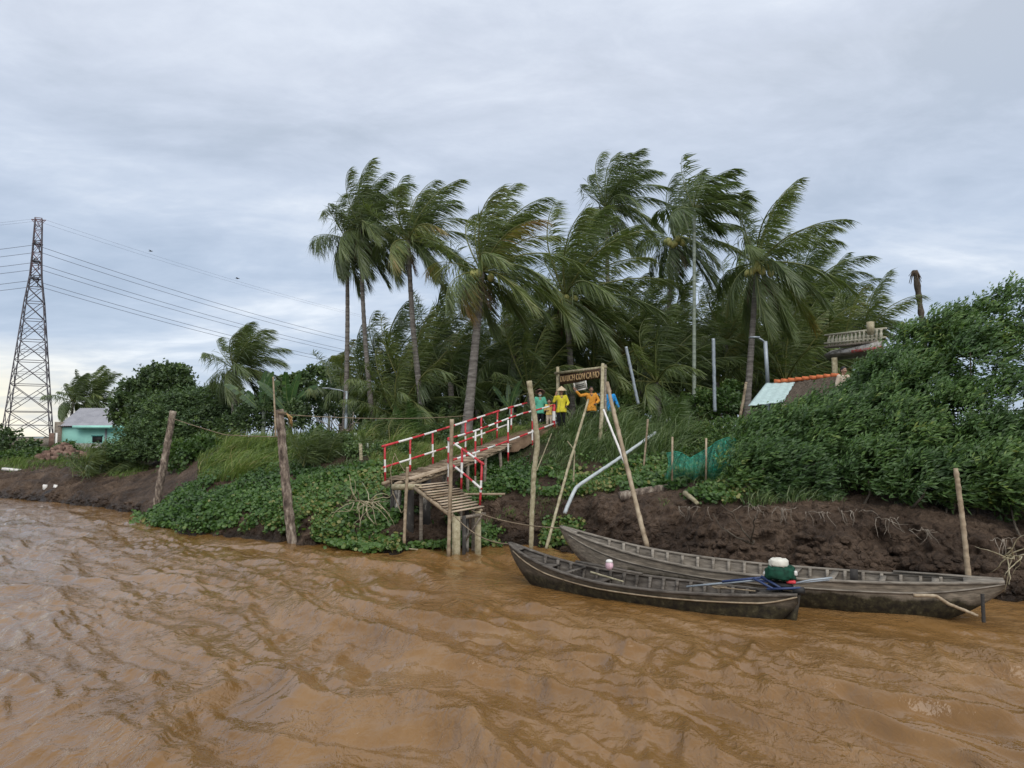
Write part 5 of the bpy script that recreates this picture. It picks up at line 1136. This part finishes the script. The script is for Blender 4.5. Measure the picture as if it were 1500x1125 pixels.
# things lying in the nearer boat (placed in that boat's frame)
def in_boat(root, p):
    c, s_ = math.cos(root.rotation_euler.z), math.sin(root.rotation_euler.z); return np.array([root.location.x + p[0] * c - p[1] * s_, root.location.y + p[0] * s_ + p[1] * c, p[2]])
def boat_thing(name, label, cat, pts, r, mat, **kw): return stake(name, label, cat, np.array([in_boat(b1, p) for p in pts]), r, mat, **kw)
o = MB().plank(in_boat(b1, (1.55, .30, sh1(.22) + .06)), in_boat(b1, (3.05, .42, sh1(.45) + .06)), .09, .035).build('loose_plank', M['boatin2']); tag(o, 'dark loose plank laid lengthwise on the far side of the nearer boat', 'plank')
boat_thing('wooden_stick', 'pale stick resting aslant across the nearer boat beside the pink and white bag', 'stick', [(2.0, .15, .36), (3.0, -.35, .36)], .022, M['palewood'], joints=False)
c = in_boat(b1, (2.42, .18, .52)); root = empty('plastic_bag', c, label='small round pink and white bag hanging in the nearer boat', cat='bag')
MB().sphere((0, 0, .02), (.085, .085, .10), 14, 10).build('body', flat('pink white plastic', (.66, .44, .50), .4, .5, .35), root, True); MB().sphere((0, 0, .10), (.075, .075, .045), 12, 7).build('knot', M['white'], root, True)
def coil(label, c0, r, n=2.5, tail=None):
    a = np.linspace(0, n * 6.28, 70); P = np.stack([c0[0] + np.cos(a) * (r + a * .002), c0[1] + np.sin(a) * r * .6, c0[2] + a * .0015], -1)
    if tail is not None: P = np.concatenate([P, [P[-1] + (np.array(tail) - P[-1]) * f for f in (.3, .6, 1)]])
    o = MB().tube(P, .013, 6).build('rope_coil', M['rope'], None, True, local=P[0]); o.location = P[0]; tag(o, label, 'rope')
coil('pale rope coiled on the stern thwart of the nearer boat', in_boat(b1, (4.85, -.12, .42)), .10, 2.5, in_boat(b1, (5.5, -.1, .44)))
# engine with long propeller shaft
def engine():
    c = in_boat(b1, (5.88, .12, .63)); root = empty('boat_engine', c, b1.rotation_euler.z + R(8), label='long tail boat engine wrapped in dark green cloth with a white cap of sacking', cat='boat engine')
    rng = np.random.default_rng(9)
    def lump(name, cc, rr, mat, amp=.12, par=root, seed=0):
        n, m = 28, 18; th = np.linspace(0, np.pi, m)[:, None]; ph = np.linspace(0, 2 * np.pi, n, endpoint=False)[None]
        V = np.stack([np.sin(th) * np.cos(ph), np.sin(th) * np.sin(ph), np.cos(th) + 0 * ph], -1); V = np.sign(V) * np.abs(V) ** .55; V = V * (1 - .18 * (V[..., 2:3] > 0) * np.abs(V[..., 2:3]))
        k = 1 + amp * (fbm(V * 2.4 + seed, seed, 3) - .5) * 2 + amp * .4 * np.sin(V[..., 0:1].squeeze() * 14 + V[..., 2] * 8)
        V = V * k[..., None] * rr + cc; i, j = np.meshgrid(np.arange(m - 1), np.arange(n), indexing='ij'); j2 = (j + 1) % n
        return MB().add(V.reshape(-1, 3), np.stack([i * n + j, (i + 1) * n + j, (i + 1) * n + j2, i * n + j2], -1).reshape(-1, 4)).build(name, mat, par, True)
    lump('green_cover', (0, 0, .16), (.25, .20, .15), flat('dark green cloth', (.010, .055, .033), .75, .2, .4, .3), .22)
    lump('white_cap', (-.02, .0, .33), (.165, .15, .085), flat('white sacking', (.60, .58, .50), .8, .2, .15, .3), .12, seed=3)
    lump('white_rag', (.26, -.02, .16), (.03, .03, .045), M['white'], .2, seed=5); lump('white_rag', (-.25, -.05, .13), (.03, .035, .035), M['white'], .2, seed=6)
    lump('red_tank', (.19, -.10, .02), (.08, .06, .035), M['red'], .1, seed=7)
    blue = flat('blue painted steel', (.02, .04, .12), .5, .5, .15)
    MB().tube([(-1.65, -.16, -.23), (-.9, -.10, -.10), (-.2, -.02, .02)], [.018, .022, .03], 8).build('propeller_shaft', M['greymetal'], root, True)
    MB().tube([(-1.0, -.12, -.085), (-.15, -.02, .06)], .024, 8).build('shaft_housing', blue, root, True)
    for a, b in (((-.45, -.10, .02), (-.1, -.26, -.10)), ((-.32, -.05, .06), (.02, -.22, -.08)), ((-.5, -.05, .0), (.1, -.05, -.06)), ((-.2, -.25, -.12), (.35, -.18, -.06))): MB().tube([a, b], .022, 7).build('frame_bar', blue, root, True)
    MB().tube([(.1, -.10, -.05), (.5, -.02, .06), (.85, .04, .12)], .018, 8).build('tiller', M['greymetal'], root, True); MB().tube([(.1, .02, -.06), (.80, .10, .07)], .014, 8).build('tiller', M['greymetal'], root, True)
    MB().box((0, 0, -.07), (.20, .14, .05)).build('mount', M['dark'], root)
    MB().tube([(0, 0, -.30), (0, 0, -.02)], .035, 8).build('mount_post', M['dark'], root, True)
engine()
# ropes
p_log = at(413, 607, 21.7)
rope('long taut rope from the tall mooring log to the thick palm trunk', np.array([p_log, at(683, 609, 28.5)]), .014, .12)
rope('thin rope sagging from the leaning mooring post to the tall mooring log', np.array([at(253, 613, 28.5), at(330, 635, 25), at(412, 640, 21.9)]), .014, .05)
rope('mooring rope from the landing stage to the nearer boat bow', np.array([at(661, 750, 19.3), in_boat(b1, (0.05, 0, .80))]), .014, .22)
rope('mooring rope from the landing stage to the farther boat bow', np.array([at(684, 745, 20.2), in_boat(b2, (0.05, 0, 1.08))]), .014, .12)
rope('loop of rope hanging from the first railing post of the footbridge', np.array([at(578, 664, 21.6), at(583, 672, 21.3), at(593, 690, 21.0), at(590, 640, 21.3)][:3]), .012, .05)
rope('rope tied round the footbridge post hanging down to the water plants', np.array([at(577, 668, 21.3), at(572, 690, 21.2), at(575, 720, 21), at(588, 752, 20.4), at(596, 742, 20.2)]), .013, .0)
# rope wrapped round the log top with a frayed end
a = np.linspace(0, 18, 90); P = np.stack([p_log[0] - .03 + np.cos(a) * .145, 21.8 + np.sin(a) * .145, p_log[2] + .02 + a * .003], -1)
o = MB().tube(P, .014, 5).build('rope_wrap', M['rope'], None, True, local=P[0]); o.location = P[0]; tag(o, 'rope wound several turns round the top of the tall mooring log', 'rope')
o = None; mb = MB(); rng = np.random.default_rng(44); q0 = at(420, 606, 21.6)
for k in range(14): mb.tube([q0, q0 + [.06 + .1 * rng.random(), rng.normal(0, .04), -.10], q0 + [.05 + .14 * rng.random(), rng.normal(0, .05), -.25 - .2 * rng.random()]], [.016, .012, .006], 5)
o = mb.build('frayed_rope_end', flat('frayed straw rope', (.42, .27, .12), .9, .1, .3), None, True, local=q0); o.location = q0; tag(o, 'frayed orange straw rope end hanging beside the tall mooring log top', 'rope')
# ------------------------------------------------------------ green net on two stakes
def net():
    O = gp(1010, 20.0); root = empty('fishing_net', O, label='sagging dark green net fence stretched between thin stakes on the bank', cat='net')
    m = bpy.data.materials.new('green netting'); m.use_nodes = True; t = NT(m.node_tree); b = t.n['Principled BSDF']; b.inputs['Base Color'].default_value = (.012, .17, .11, 1); b.inputs['Roughness'].default_value = .6
    c = t.new('ShaderNodeTexCoord').outputs['Object']; n = t.noise(c, 6, 5, .6, 1.0)
    t.l.new(t.ramp(n, [(.3, (.006, .10, .065)), (.7, (.03, .30, .20))]), b.inputs['Base Color'])
    s_ = t.math('MULTIPLY', t.math('ABSOLUTE', t.math('SINE', t.math('MULTIPLY', t.new('ShaderNodeSeparateXYZ', i_0=c).outputs[0], 120))), 1.0)
    s2 = t.math('ABSOLUTE', t.math('SINE', t.math('MULTIPLY', t.new('ShaderNodeSeparateXYZ', i_0=c).outputs[2], 120)))
    a = t.math('MAXIMUM', t.math('GREATER_THAN', s_, .90), t.math('GREATER_THAN', s2, .90)); a = t.math('MAXIMUM', a, t.math('GREATER_THAN', n, .62)); t.l.new(a, b.inputs['Alpha'])
    top = [(977, 664), (985, 661), (1000, 664), (1014, 671), (1033, 657), (1050, 648), (1069, 640), (1080, 645)]; nx, nz = 70, 16; V = []
    for i in range(nx + 1):
        px = 976 + (1080 - 976) * i / nx; ty = np.interp(px, [p[0] for p in top], [p[1] for p in top]); by = 700 + 3 * math.sin(i * .3)
        for j in range(nz + 1):
            f = j / nz; Y = 20.0 - .35 * math.sin(f * 2.6) + .10 * math.sin(i * .45 + f * 3) + .06 * math.sin(i * 1.3 + f * 7); V.append(at(px + 3 * math.sin(f * 4 + i * .2), ty + (by - ty) * f, Y))
    i, j = np.meshgrid(np.arange(nx), np.arange(nz), indexing='ij'); s1 = nz + 1
    MB().add(np.array(V), np.stack([i * s1 + j, (i + 1) * s1 + j, (i + 1) * s1 + j + 1, i * s1 + j + 1], -1).reshape(-1, 4)).build('netting', m, root, True, local=O)
    MB().tube([V[k * s1] for k in range(0, nx + 1, 2)], .012, 5).build('top_cord', flat('green cord', (.02, .22, .15), .7), root, True, local=O)
    for px, yt, yb in ((984.5, 640, 704), (1034, 642, 706)): MB().tube([at(px, yb, 19.6), at(px + .5, yt, 19.75)], .028, 8).build('stake', M['bamboo'], root, True, local=O)
net()
# ------------------------------------------------------------ logs, roots, rubbish on the mud
def log_on_bank():
    pts = px_path([(908,728,20.2), (940,722,20.3), (975,715,20.5), (1002,706,20.7)]); c = pts[0]
    o = MB().tube(pts, [.15, .14, .12, .10], 12).build('fallen_log', M['log'], None, True, local=c); o.location = c; tag(o, 'fallen brown log lying on top of the mud bank behind the leaning bamboo pole', 'log')
    pts = px_path([(1003,722,19.0), (1016,732,18.6), (1022,738,18.4)]); c = pts[0]
    o = MB().tube(pts, [.07, .06, .05], 9).build('broken_stump', M['palewood'], None, True, local=c); o.location = c; tag(o, 'broken pale branch stump poking out of the bank below the green net', 'branch')
log_on_bank()
def twig(name, label, cat, base, n, spread, L, r, mat, down=.6, seed=0, group=None):
    rng = np.random.default_rng(seed); mb = MB()
    spread *= .6; xs = np.linspace(-1.3 * spread, 1.3 * spread, 10); mb.tube(np.stack([xs, rng.normal(0, .03, 10), rng.normal(0, .03, 10)], 1), r * .8, 5)
    for k in range(n):
        p = np.array([rng.normal(0, spread), rng.normal(0, spread * .3), rng.normal(0, spread * .3)]) * (1 if k else 0); p[1:] *= .15; d = nrm(rng.normal(0, .7, 3) + [0, -.6, -down]); P = [p]
        for q in range(7): d = nrm(d + rng.normal(0, .28, 3) + [0, 0, -.12 * down]); P.append(P[-1] + d * L / 7 * rng.uniform(.7, 1.2))
        mb.tube(P, np.linspace(r, r * .3, 8), 5, rng.uniform(.3, .8))
    o = mb.build(name, mat, None, True); o.location = base; tag(o, label, cat, group); return o
rootspots = [(1010,742,18.1,'matted hanging roots under the broken branch stump'), (1105,742,17.2,'thin roots dangling over the mud below the lowest big shrub'), (1150,745,16.9,'pale roots hanging at the top of the mud face, midway along the farther boat'),
             (1200,750,16.7,'sparse roots hanging in the mud face above the engine'), (1245,748,16.6,'short pale roots in the mud right of the engine'), (1300,760,16.3,'roots trailing over the mud left of the slanted bamboo stake'), (1350,775,16.0,'thin roots just left of the slanted bamboo stake'), (1470,790,15.2,'tangled pale roots at the right edge above the boat stern')]
for k, (px, py, Y, lab) in enumerate(rootspots): twig('hanging_roots', lab, 'roots', at(px, py, Y - .25), 6, .35, .45, .009, M['wood'], 1.3, 50 + k)
twig('dead_branches', 'tangle of bare pale branches on the bank left of the footbridge deck', 'branches', at(540, 735, 20.7), 26, .40, .9, .016, M['palewood'], .1, 71)
twig('dead_branches', 'bare branches washed up at the right edge beside the farther boat', 'branches', at(1482, 815, 14.1), 10, .25, .8, .014, M['palewood'], .2, 72)
twig('dead_branches', 'messy heap of dry sticks at the top of the bank below the small street lamp', 'branches', at(500, 632, 30.5), 22, .55, 1.0, .03, M['wood'], .0, 73)
twig('dead_branches', 'dark snapped branch lying on the mud behind the engine', 'branches', at(1100, 795, 15.6), 3, .1, 1.2, .022, M['bark'], .0, 74)
def scrap(label, px, py, Y, h, rz, mat, name='plank_scrap', cat='debris', tilt=0):
    c = at(px, py, Y); o = MB().box((0, 0, 0), h).build(name, mat); o.location = c; o.rotation_euler = (tilt, .1, rz); tag(o, label, cat)
scrap('white board scrap floating at the water edge left of the tall mooring log', 367, 777, 24.0, (.32, .10, .015), .5, M['white'])
scrap('pale plank scrap floating by the plants under the footbridge', 602, 804, 20.3, (.2, .03, .015), .1, M['palewood'])
scrap('upright pale foam scrap stuck in the left mud slope', 66, 716, 37.0, (.10, .04, .22), .3, M['white'], 'foam_scrap', tilt=.4)
scrap('second pale foam scrap in the left mud slope nearer the pylon side', 80, 717, 36.6, (.09, .04, .24), -.2, M['white'], 'foam_scrap', tilt=-.2)
scrap('small pile of white rubbish on the far left bank', 18, 688, 41.5, (.5, .15, .07), .1, M['white'], 'rubbish')
# clods of mud along the cut bank
def clods():
    rng = np.random.default_rng(61); mb = MB(); P = ground_samples(rng, 900, -40, 1540, .9, 1.6); px, py = proj(P)
    for p, x_ in zip(P, px):
        if 215 < x_ < 690 or p[2] < .02: continue
        r = rng.uniform(.04, .15) * np.array([rng.uniform(.8, 1.5), 1, rng.uniform(.5, .9)]); n, m = 8, 6; th = np.linspace(0, np.pi, m)[:, None]; ph = np.linspace(0, 2 * np.pi, n, endpoint=False)[None]
        V = np.stack([np.sin(th) * np.cos(ph), np.sin(th) * np.sin(ph), np.cos(th) + 0 * ph], -1); V = V * (1 + .5 * (vnoise(V * 2 + p, 3) - .5))[..., None] * r + p - [0, 0, .02]
        i, j = np.meshgrid(np.arange(m - 1), np.arange(n), indexing='ij'); j2 = (j + 1) % n; mb.add(V.reshape(-1, 3), np.stack([i * n + j, (i + 1) * n + j, (i + 1) * n + j2, i * n + j2], -1).reshape(-1, 4))
    o = mb.build('mud_clods', M['mud'], None, True); tag(o, 'lumps of fallen mud along the foot of the bank', 'mud', kind='stuff')
clods()

# ------------------------------------------------------------ people
def caps(mb, a, ra, b, rb, n=10):
    a = np.asarray(a, float); b = np.asarray(b, float); d = b - a; L = np.linalg.norm(d); u = d / max(L, 1e-6); P, r = [], []
    for q in (1.0, .92, .75, .5, .25): P.append(a - u * ra * q); r.append(ra * math.sqrt(max(1e-4, 1 - q * q)))
    for q in (0, .5, 1): P.append(a + d * q); r.append(ra + (rb - ra) * q)
    for q in (.25, .5, .75, .92, 1.0): P.append(b + u * rb * q); r.append(rb * math.sqrt(max(1e-4, 1 - q * q)))
    mb.tube(P, r, n)
def fuse(mb, name, mat, parent, vox, it=6, k=1.0):
    o = mb.build(name, mat, None, True); md = o.modifiers.new('r', 'REMESH'); md.mode = 'VOXEL'; md.voxel_size = vox; md.use_smooth_shade = True
    s_ = o.modifiers.new('s', 'SMOOTH'); s_.factor = .5; s_.iterations = it
    bpy.context.view_layer.update(); me = bpy.data.meshes.new_from_object(o.evaluated_get(bpy.context.evaluated_depsgraph_get())); o.modifiers.clear()
    o.data = me; me.materials.clear(); me.materials.append(mat)
    for p in me.polygons: p.use_smooth = True
    o.parent = parent; return o
def hand(mb, W, d, side, curl=.15, sp=.10):
    """palm and five fingers from wrist W along d; side is the palm's lateral axis towards the thumb"""
    d = nrm(np.asarray(d, float)); s_ = nrm(np.asarray(side, float) - d * np.dot(side, d)); nrml = np.cross(d, s_)
    for q in (-.020, 0, .020): caps(mb, W + s_ * q * .5 + d * .01, .015, W + d * .085 + s_ * q * 1.2, .013, 8)
    for k, (q, L) in enumerate(((.030, .070), (.010, .080), (-.010, .074), (-.030, .058))):
        a = W + d * .090 + s_ * q; f1 = nrm(d + s_ * q * sp * 60 * .2 + nrml * curl * .5); f2 = nrm(f1 + nrml * curl); m_ = a + f1 * L * .5
        caps(mb, a, .0095, m_, .009, 7); caps(mb, m_, .009, m_ + f2 * L * .5, .0075, 7)
    a = W + d * .03 + s_ * .024; m_ = a + nrm(d * .6 + s_) * .04; caps(mb, a, .012, m_, .011, 7); caps(mb, m_, .0105, m_ + nrm(d + s_ * .35) * .034, .009, 7)
def person(label, px, Y, H, rz, pose, shirt, trousers, hat=None, sleeve=1.0, child=False, z=None, hemdz=0, skirt=False, scarf=None):
    k = H / 1.58; base = gp(px, Y); 
    if z is not None: base[2] = z
    root = empty('person', base, rz, label=label, cat='person'); root.scale = (k, k, k); hs = 1.22 if child else 1.0
    J = dict(sl=(-.165, 0, 1.29), sr=(.165, 0, 1.29), el=(-.24, .02, 1.03), er=(.24, .02, 1.03), wl=(-.23, -.10, .83), wr=(.23, -.10, .83), kl=(-.10, -.03, .45), kr=(.10, -.03, .45), al=(-.11, .02, .07), ar=(.11, .02, .07)); J.update(pose)
    J = {a: np.array(b, float) for a, b in J.items()}
    hc = np.array([0, -.02, 1.475 if not child else 1.49])
    mb = MB()
    for s_, e, w_ in (('sl', 'el', 'wl'), ('sr', 'er', 'wr')):
        caps(mb, J[s_], .050, J[e], .038); caps(mb, J[e], .038, J[w_], .026)
        dv = nrm(J[w_] - J[e]); sg = 1 if s_ == 'sl' else -1
        up = dv[2] > .3
        hand(mb, J[w_], dv + (np.array([0, -.1, .2]) if up else 0), np.array([sg * 1.0, -.2, 0]) if up else np.array([0.1 * sg, -1, .2]), .12 if up else .55)
    for s_ in (-1, 1):
        kk, aa = (J['kl'], J['al']) if s_ < 0 else (J['kr'], J['ar']); hip = np.array([s_ * .085, 0, .84])
        caps(mb, hip, .085, kk, .055); caps(mb, kk, .055, aa, .036); caps(mb, aa + [0, .02, -.03], .036, aa + [s_ * .02, -.15, -.045], .028)
    caps(mb, (-.06, 0, .88), .10, (.06, 0, .88), .10); caps(mb, (0, 0, .90), .11, (0, 0, 1.10), .105); caps(mb, (0, 0, 1.10), .105, (0, 0, 1.22), .12); caps(mb, (-.13, 0, 1.27), .055, (.13, 0, 1.27), .055)
    caps(mb, (0, .01, 1.27), .050, hc - [0, -.01, .06], .046)
    mb.sphere(hc + [0, 0, .015], np.array([.076, .092, .104]) * hs, 16, 12); caps(mb, hc + [0, -.030, -.055 * hs], .050 * hs, hc + [0, -.045, -.078 * hs], .034 * hs)
    caps(mb, hc + [0, -.092 * hs, .015], .010, hc + [0, -.108 * hs, -.018], .015)       # nose
    for s_ in (-1, 1): mb.sphere(hc + [s_ * .078 * hs, .005, -.005], np.array([.014, .022, .032]) * hs, 8, 6)
    for s_ in (-1, 1): mb.sphere(hc + [s_ * .035, -.075 * hs, -.02], np.array([.028, .024, .026]) * hs, 8, 6)
    body = fuse(mb, 'body', M['skin'], root, .0085, 4)
    for s_ in (-1, 1):
        MB().sphere(hc + [s_ * .030 * hs, -.086 * hs, .012 * hs], np.array([.014, .008, .008]) * hs, 8, 6).build('eye', M['dark'], root, True)
        MB().tube([hc + [s_ * .014 * hs, -.094 * hs, .033 * hs], hc + [s_ * .045 * hs, -.082 * hs, .034 * hs]], .004, 5).build('eyebrow', M['hair'], root, True)
    MB().sphere(hc + [0, -.090 * hs, -.047 * hs], np.array([.024, .008, .008]) * hs, 10, 6).build('mouth', flat('lips', (.33, .09, .08), .5), root, True)
    mb = MB(); mb.sphere(hc + [0, .012, .035 * hs], np.array([.084, .098, .098]) * hs, 16, 12); mb.sphere(hc + [0, .055, -.01], np.array([.07, .055, .08]) * hs, 12, 9)
    # cut hair away from the face: keep only what lies behind a slanted plane
    V = np.concatenate(mb.v); pl = (V[:, 1] - hc[1]) + .035 * hs + np.maximum(0, V[:, 2] - hc[2] - .035 * hs) * 2.2; V[:, 1] = np.where(pl < 0, V[:, 1] - pl, V[:, 1]); mb.v = [V]
    mb.build('hair', M['hair'], root, True)
    if not child and not hat: MB().sphere(hc + [0, .10, .03], (.04, .035, .04), 10, 8).build('hair_bun', M['hair'], root, True)
    # trousers
    mb = MB()
    for s_ in (-1, 1):
        kk, aa = (J['kl'], J['al']) if s_ < 0 else (J['kr'], J['ar']); caps(mb, (s_ * .08, 0, .86), .105, kk, .078); caps(mb, kk, .078, aa + [0, 0, .06], .070)
    caps(mb, (-.05, 0, .90), .118, (.05, 0, .90), .118); fuse(mb, 'trousers', trousers, root, .014, 6)
    # blouse: torso flaring to a split hem, long sleeves
    mb = MB(); hem = .66 + hemdz
    caps(mb, (-.125, 0, 1.275), .066, (.125, 0, 1.275), .066); 
    n = 20; rows = []
    for zq, rx, ry in ((1.33, .10, .075), (1.28, .19, .10), (1.18, .185, .125), (1.05, .165, .122), (.95, .165, .125), (.84, .19, .14), (hem + .04, .215, .155), (hem, .205, .15)):
        a = np.arange(n) * 2 * np.pi / n; wob = 1 + (.05 * np.sin(a * 5 + zq * 9) if zq < .9 else .015 * np.sin(a * 4 + zq * 20)); rows.append(np.stack([rx * np.cos(a) * wob, ry * np.sin(a) * wob, zq + 0 * a + (.015 * np.sin(a * 3) if zq < .75 else 0)], -1))
    V = np.array(rows).reshape(-1, 3); m = len(rows); i, j = np.meshgrid(np.arange(m - 1), np.arange(n), indexing='ij'); j2 = (j + 1) % n
    mb.add(V, [np.stack([(i + 1) * n + j, (i + 1) * n + j2, i * n + j2, i * n + j], -1).reshape(-1, 4), np.arange(n)[None], (np.arange(n) + (m - 1) * n)[::-1][None]])
    for s_, e, w_ in (('sl', 'el', 'wl'), ('sr', 'er', 'wr')):
        caps(mb, J[s_], .070, J[e], .060)
        if sleeve > .6: we = J[e] + (J[w_] - J[e]) * .80 * sleeve; caps(mb, J[e], .058, we, .050)
    fuse(mb, 'blouse', shirt, root, .012, 5)
    MB().tube([(-.055, -.098, 1.325), (-.02, -.115, 1.27), (0, -.122, 1.235), (.02, -.115, 1.27), (.055, -.098, 1.325)], .012, 6).build('neckline', M['skin'], root, True)
    for s_ in (-1, 1):
        aa = J['al'] if s_ < 0 else J['ar']; MB().sphere(aa + [s_ * .01, -.07, -.062], (.045, .13, .014), 12, 6).build('sandal', M['dark'], root, True)
    if hat:
        mb = MB(); n = 28; tilt = hat[1]; rows = []; hh = hc + [0, .01, .065]
        for r, zq in ((.005, .165), (.07, .115), (.14, .055), (.215, -.01), (.212, -.018), (.13, .045), (.06, .10), (.004, .150)):
            a = np.arange(n) * 2 * np.pi / n; y = r * np.sin(a); zz_ = zq + 0 * a; c_, s2 = math.cos(tilt), math.sin(tilt); rows.append(np.stack([r * np.cos(a), y * c_ - zz_ * s2, y * s2 + zz_ * c_], -1) + hh)
        V = np.array(rows).reshape(-1, 3); m = len(rows); i, j = np.meshgrid(np.arange(m - 1), np.arange(n), indexing='ij'); j2 = (j + 1) % n
        mb.add(V, [np.stack([(i + 1) * n + j, (i + 1) * n + j2, i * n + j2, i * n + j], -1).reshape(-1, 4)]); mb.build('conical_hat', hat[0], root, True)
    if scarf is not None: MB().sphere(hc + [0, -.05, -.06], (.058, .055, .055), 12, 9).build('face_mask', scarf, root, True)
    return root
straw = flat('straw hat', (.62, .50, .34), .8, .2, .12, .2); straw2 = flat('pink brown straw hat', (.33, .20, .17), .8, .2, .12, .2)
green = flat('mint green cloth', (.11, .42, .29), .8, .15, .15, .2); yellow = flat('yellow cloth', (.66, .58, .05), .8, .15, .12, .2); orange = flat('orange cloth', (.72, .32, .05), .8, .15, .12, .2); blue_ = flat('blue cloth', (.03, .30, .70), .8, .15, .12, .2)
beige = flat('beige cloth', (.55, .46, .36), .8, .15, .12, .2); cyl = flat('pale yellow cloth', (.70, .50, .16), .8, .15, .15, .2)
person('person in mint green blouse and brown conical hat standing at the top of the footbridge', 791, 28.9, 1.55, R(4), dict(el=(-.25, .02, 1.04), er=(.26, .0, 1.03), wl=(-.20, -.08, .84), wr=(.20, -.10, .84)), green, M['black'], (straw2, -.55), scarf=flat('grey cloth', (.35, .38, .38)))
person('small child in yellow top and beige trousers standing behind the footbridge end post', 804.5, 28.75, 1.16, R(-4), dict(er=(.24, -.02, 1.06), wr=(.20, -.22, 1.02), wl=(-.05, -.22, 1.0)), cyl, beige, None, child=True, sleeve=.4, hemdz=.10)
person('person in bright yellow blouse and straw conical hat waving with a raised hand', 822.5, 28.3, 1.58, R(2), dict(el=(-.30, -.02, 1.09), wl=(-.235, -.10, 1.32), er=(.27, .0, 1.04), wr=(.20, -.14, .92)), yellow, M['black'], (straw, .10))
person('bare headed person in orange blouse waving with one arm stretched out', 866, 28.0, 1.62, R(6), dict(el=(-.42, -.04, 1.24), wl=(-.60, -.08, 1.42), er=(.30, .0, 1.06), wr=(.14, -.20, .94)), orange, M['black'], None)
person('person in blue blouse waving behind the leaning bamboo pole', 893, 29.0, 1.64, R(4), dict(el=(-.33, -.02, 1.16), wl=(-.31, -.08, 1.36), er=(.28, .02, 1.02), wr=(.36, -.06, .80)), blue_, M['black'], None)
person('dark haired person behind the shrubs below the pavilion column', 1237, 22.6, 1.62, R(18), dict(), beige, M['black'], None, z=at(1237, 538, 22.6)[2] - 1.62)
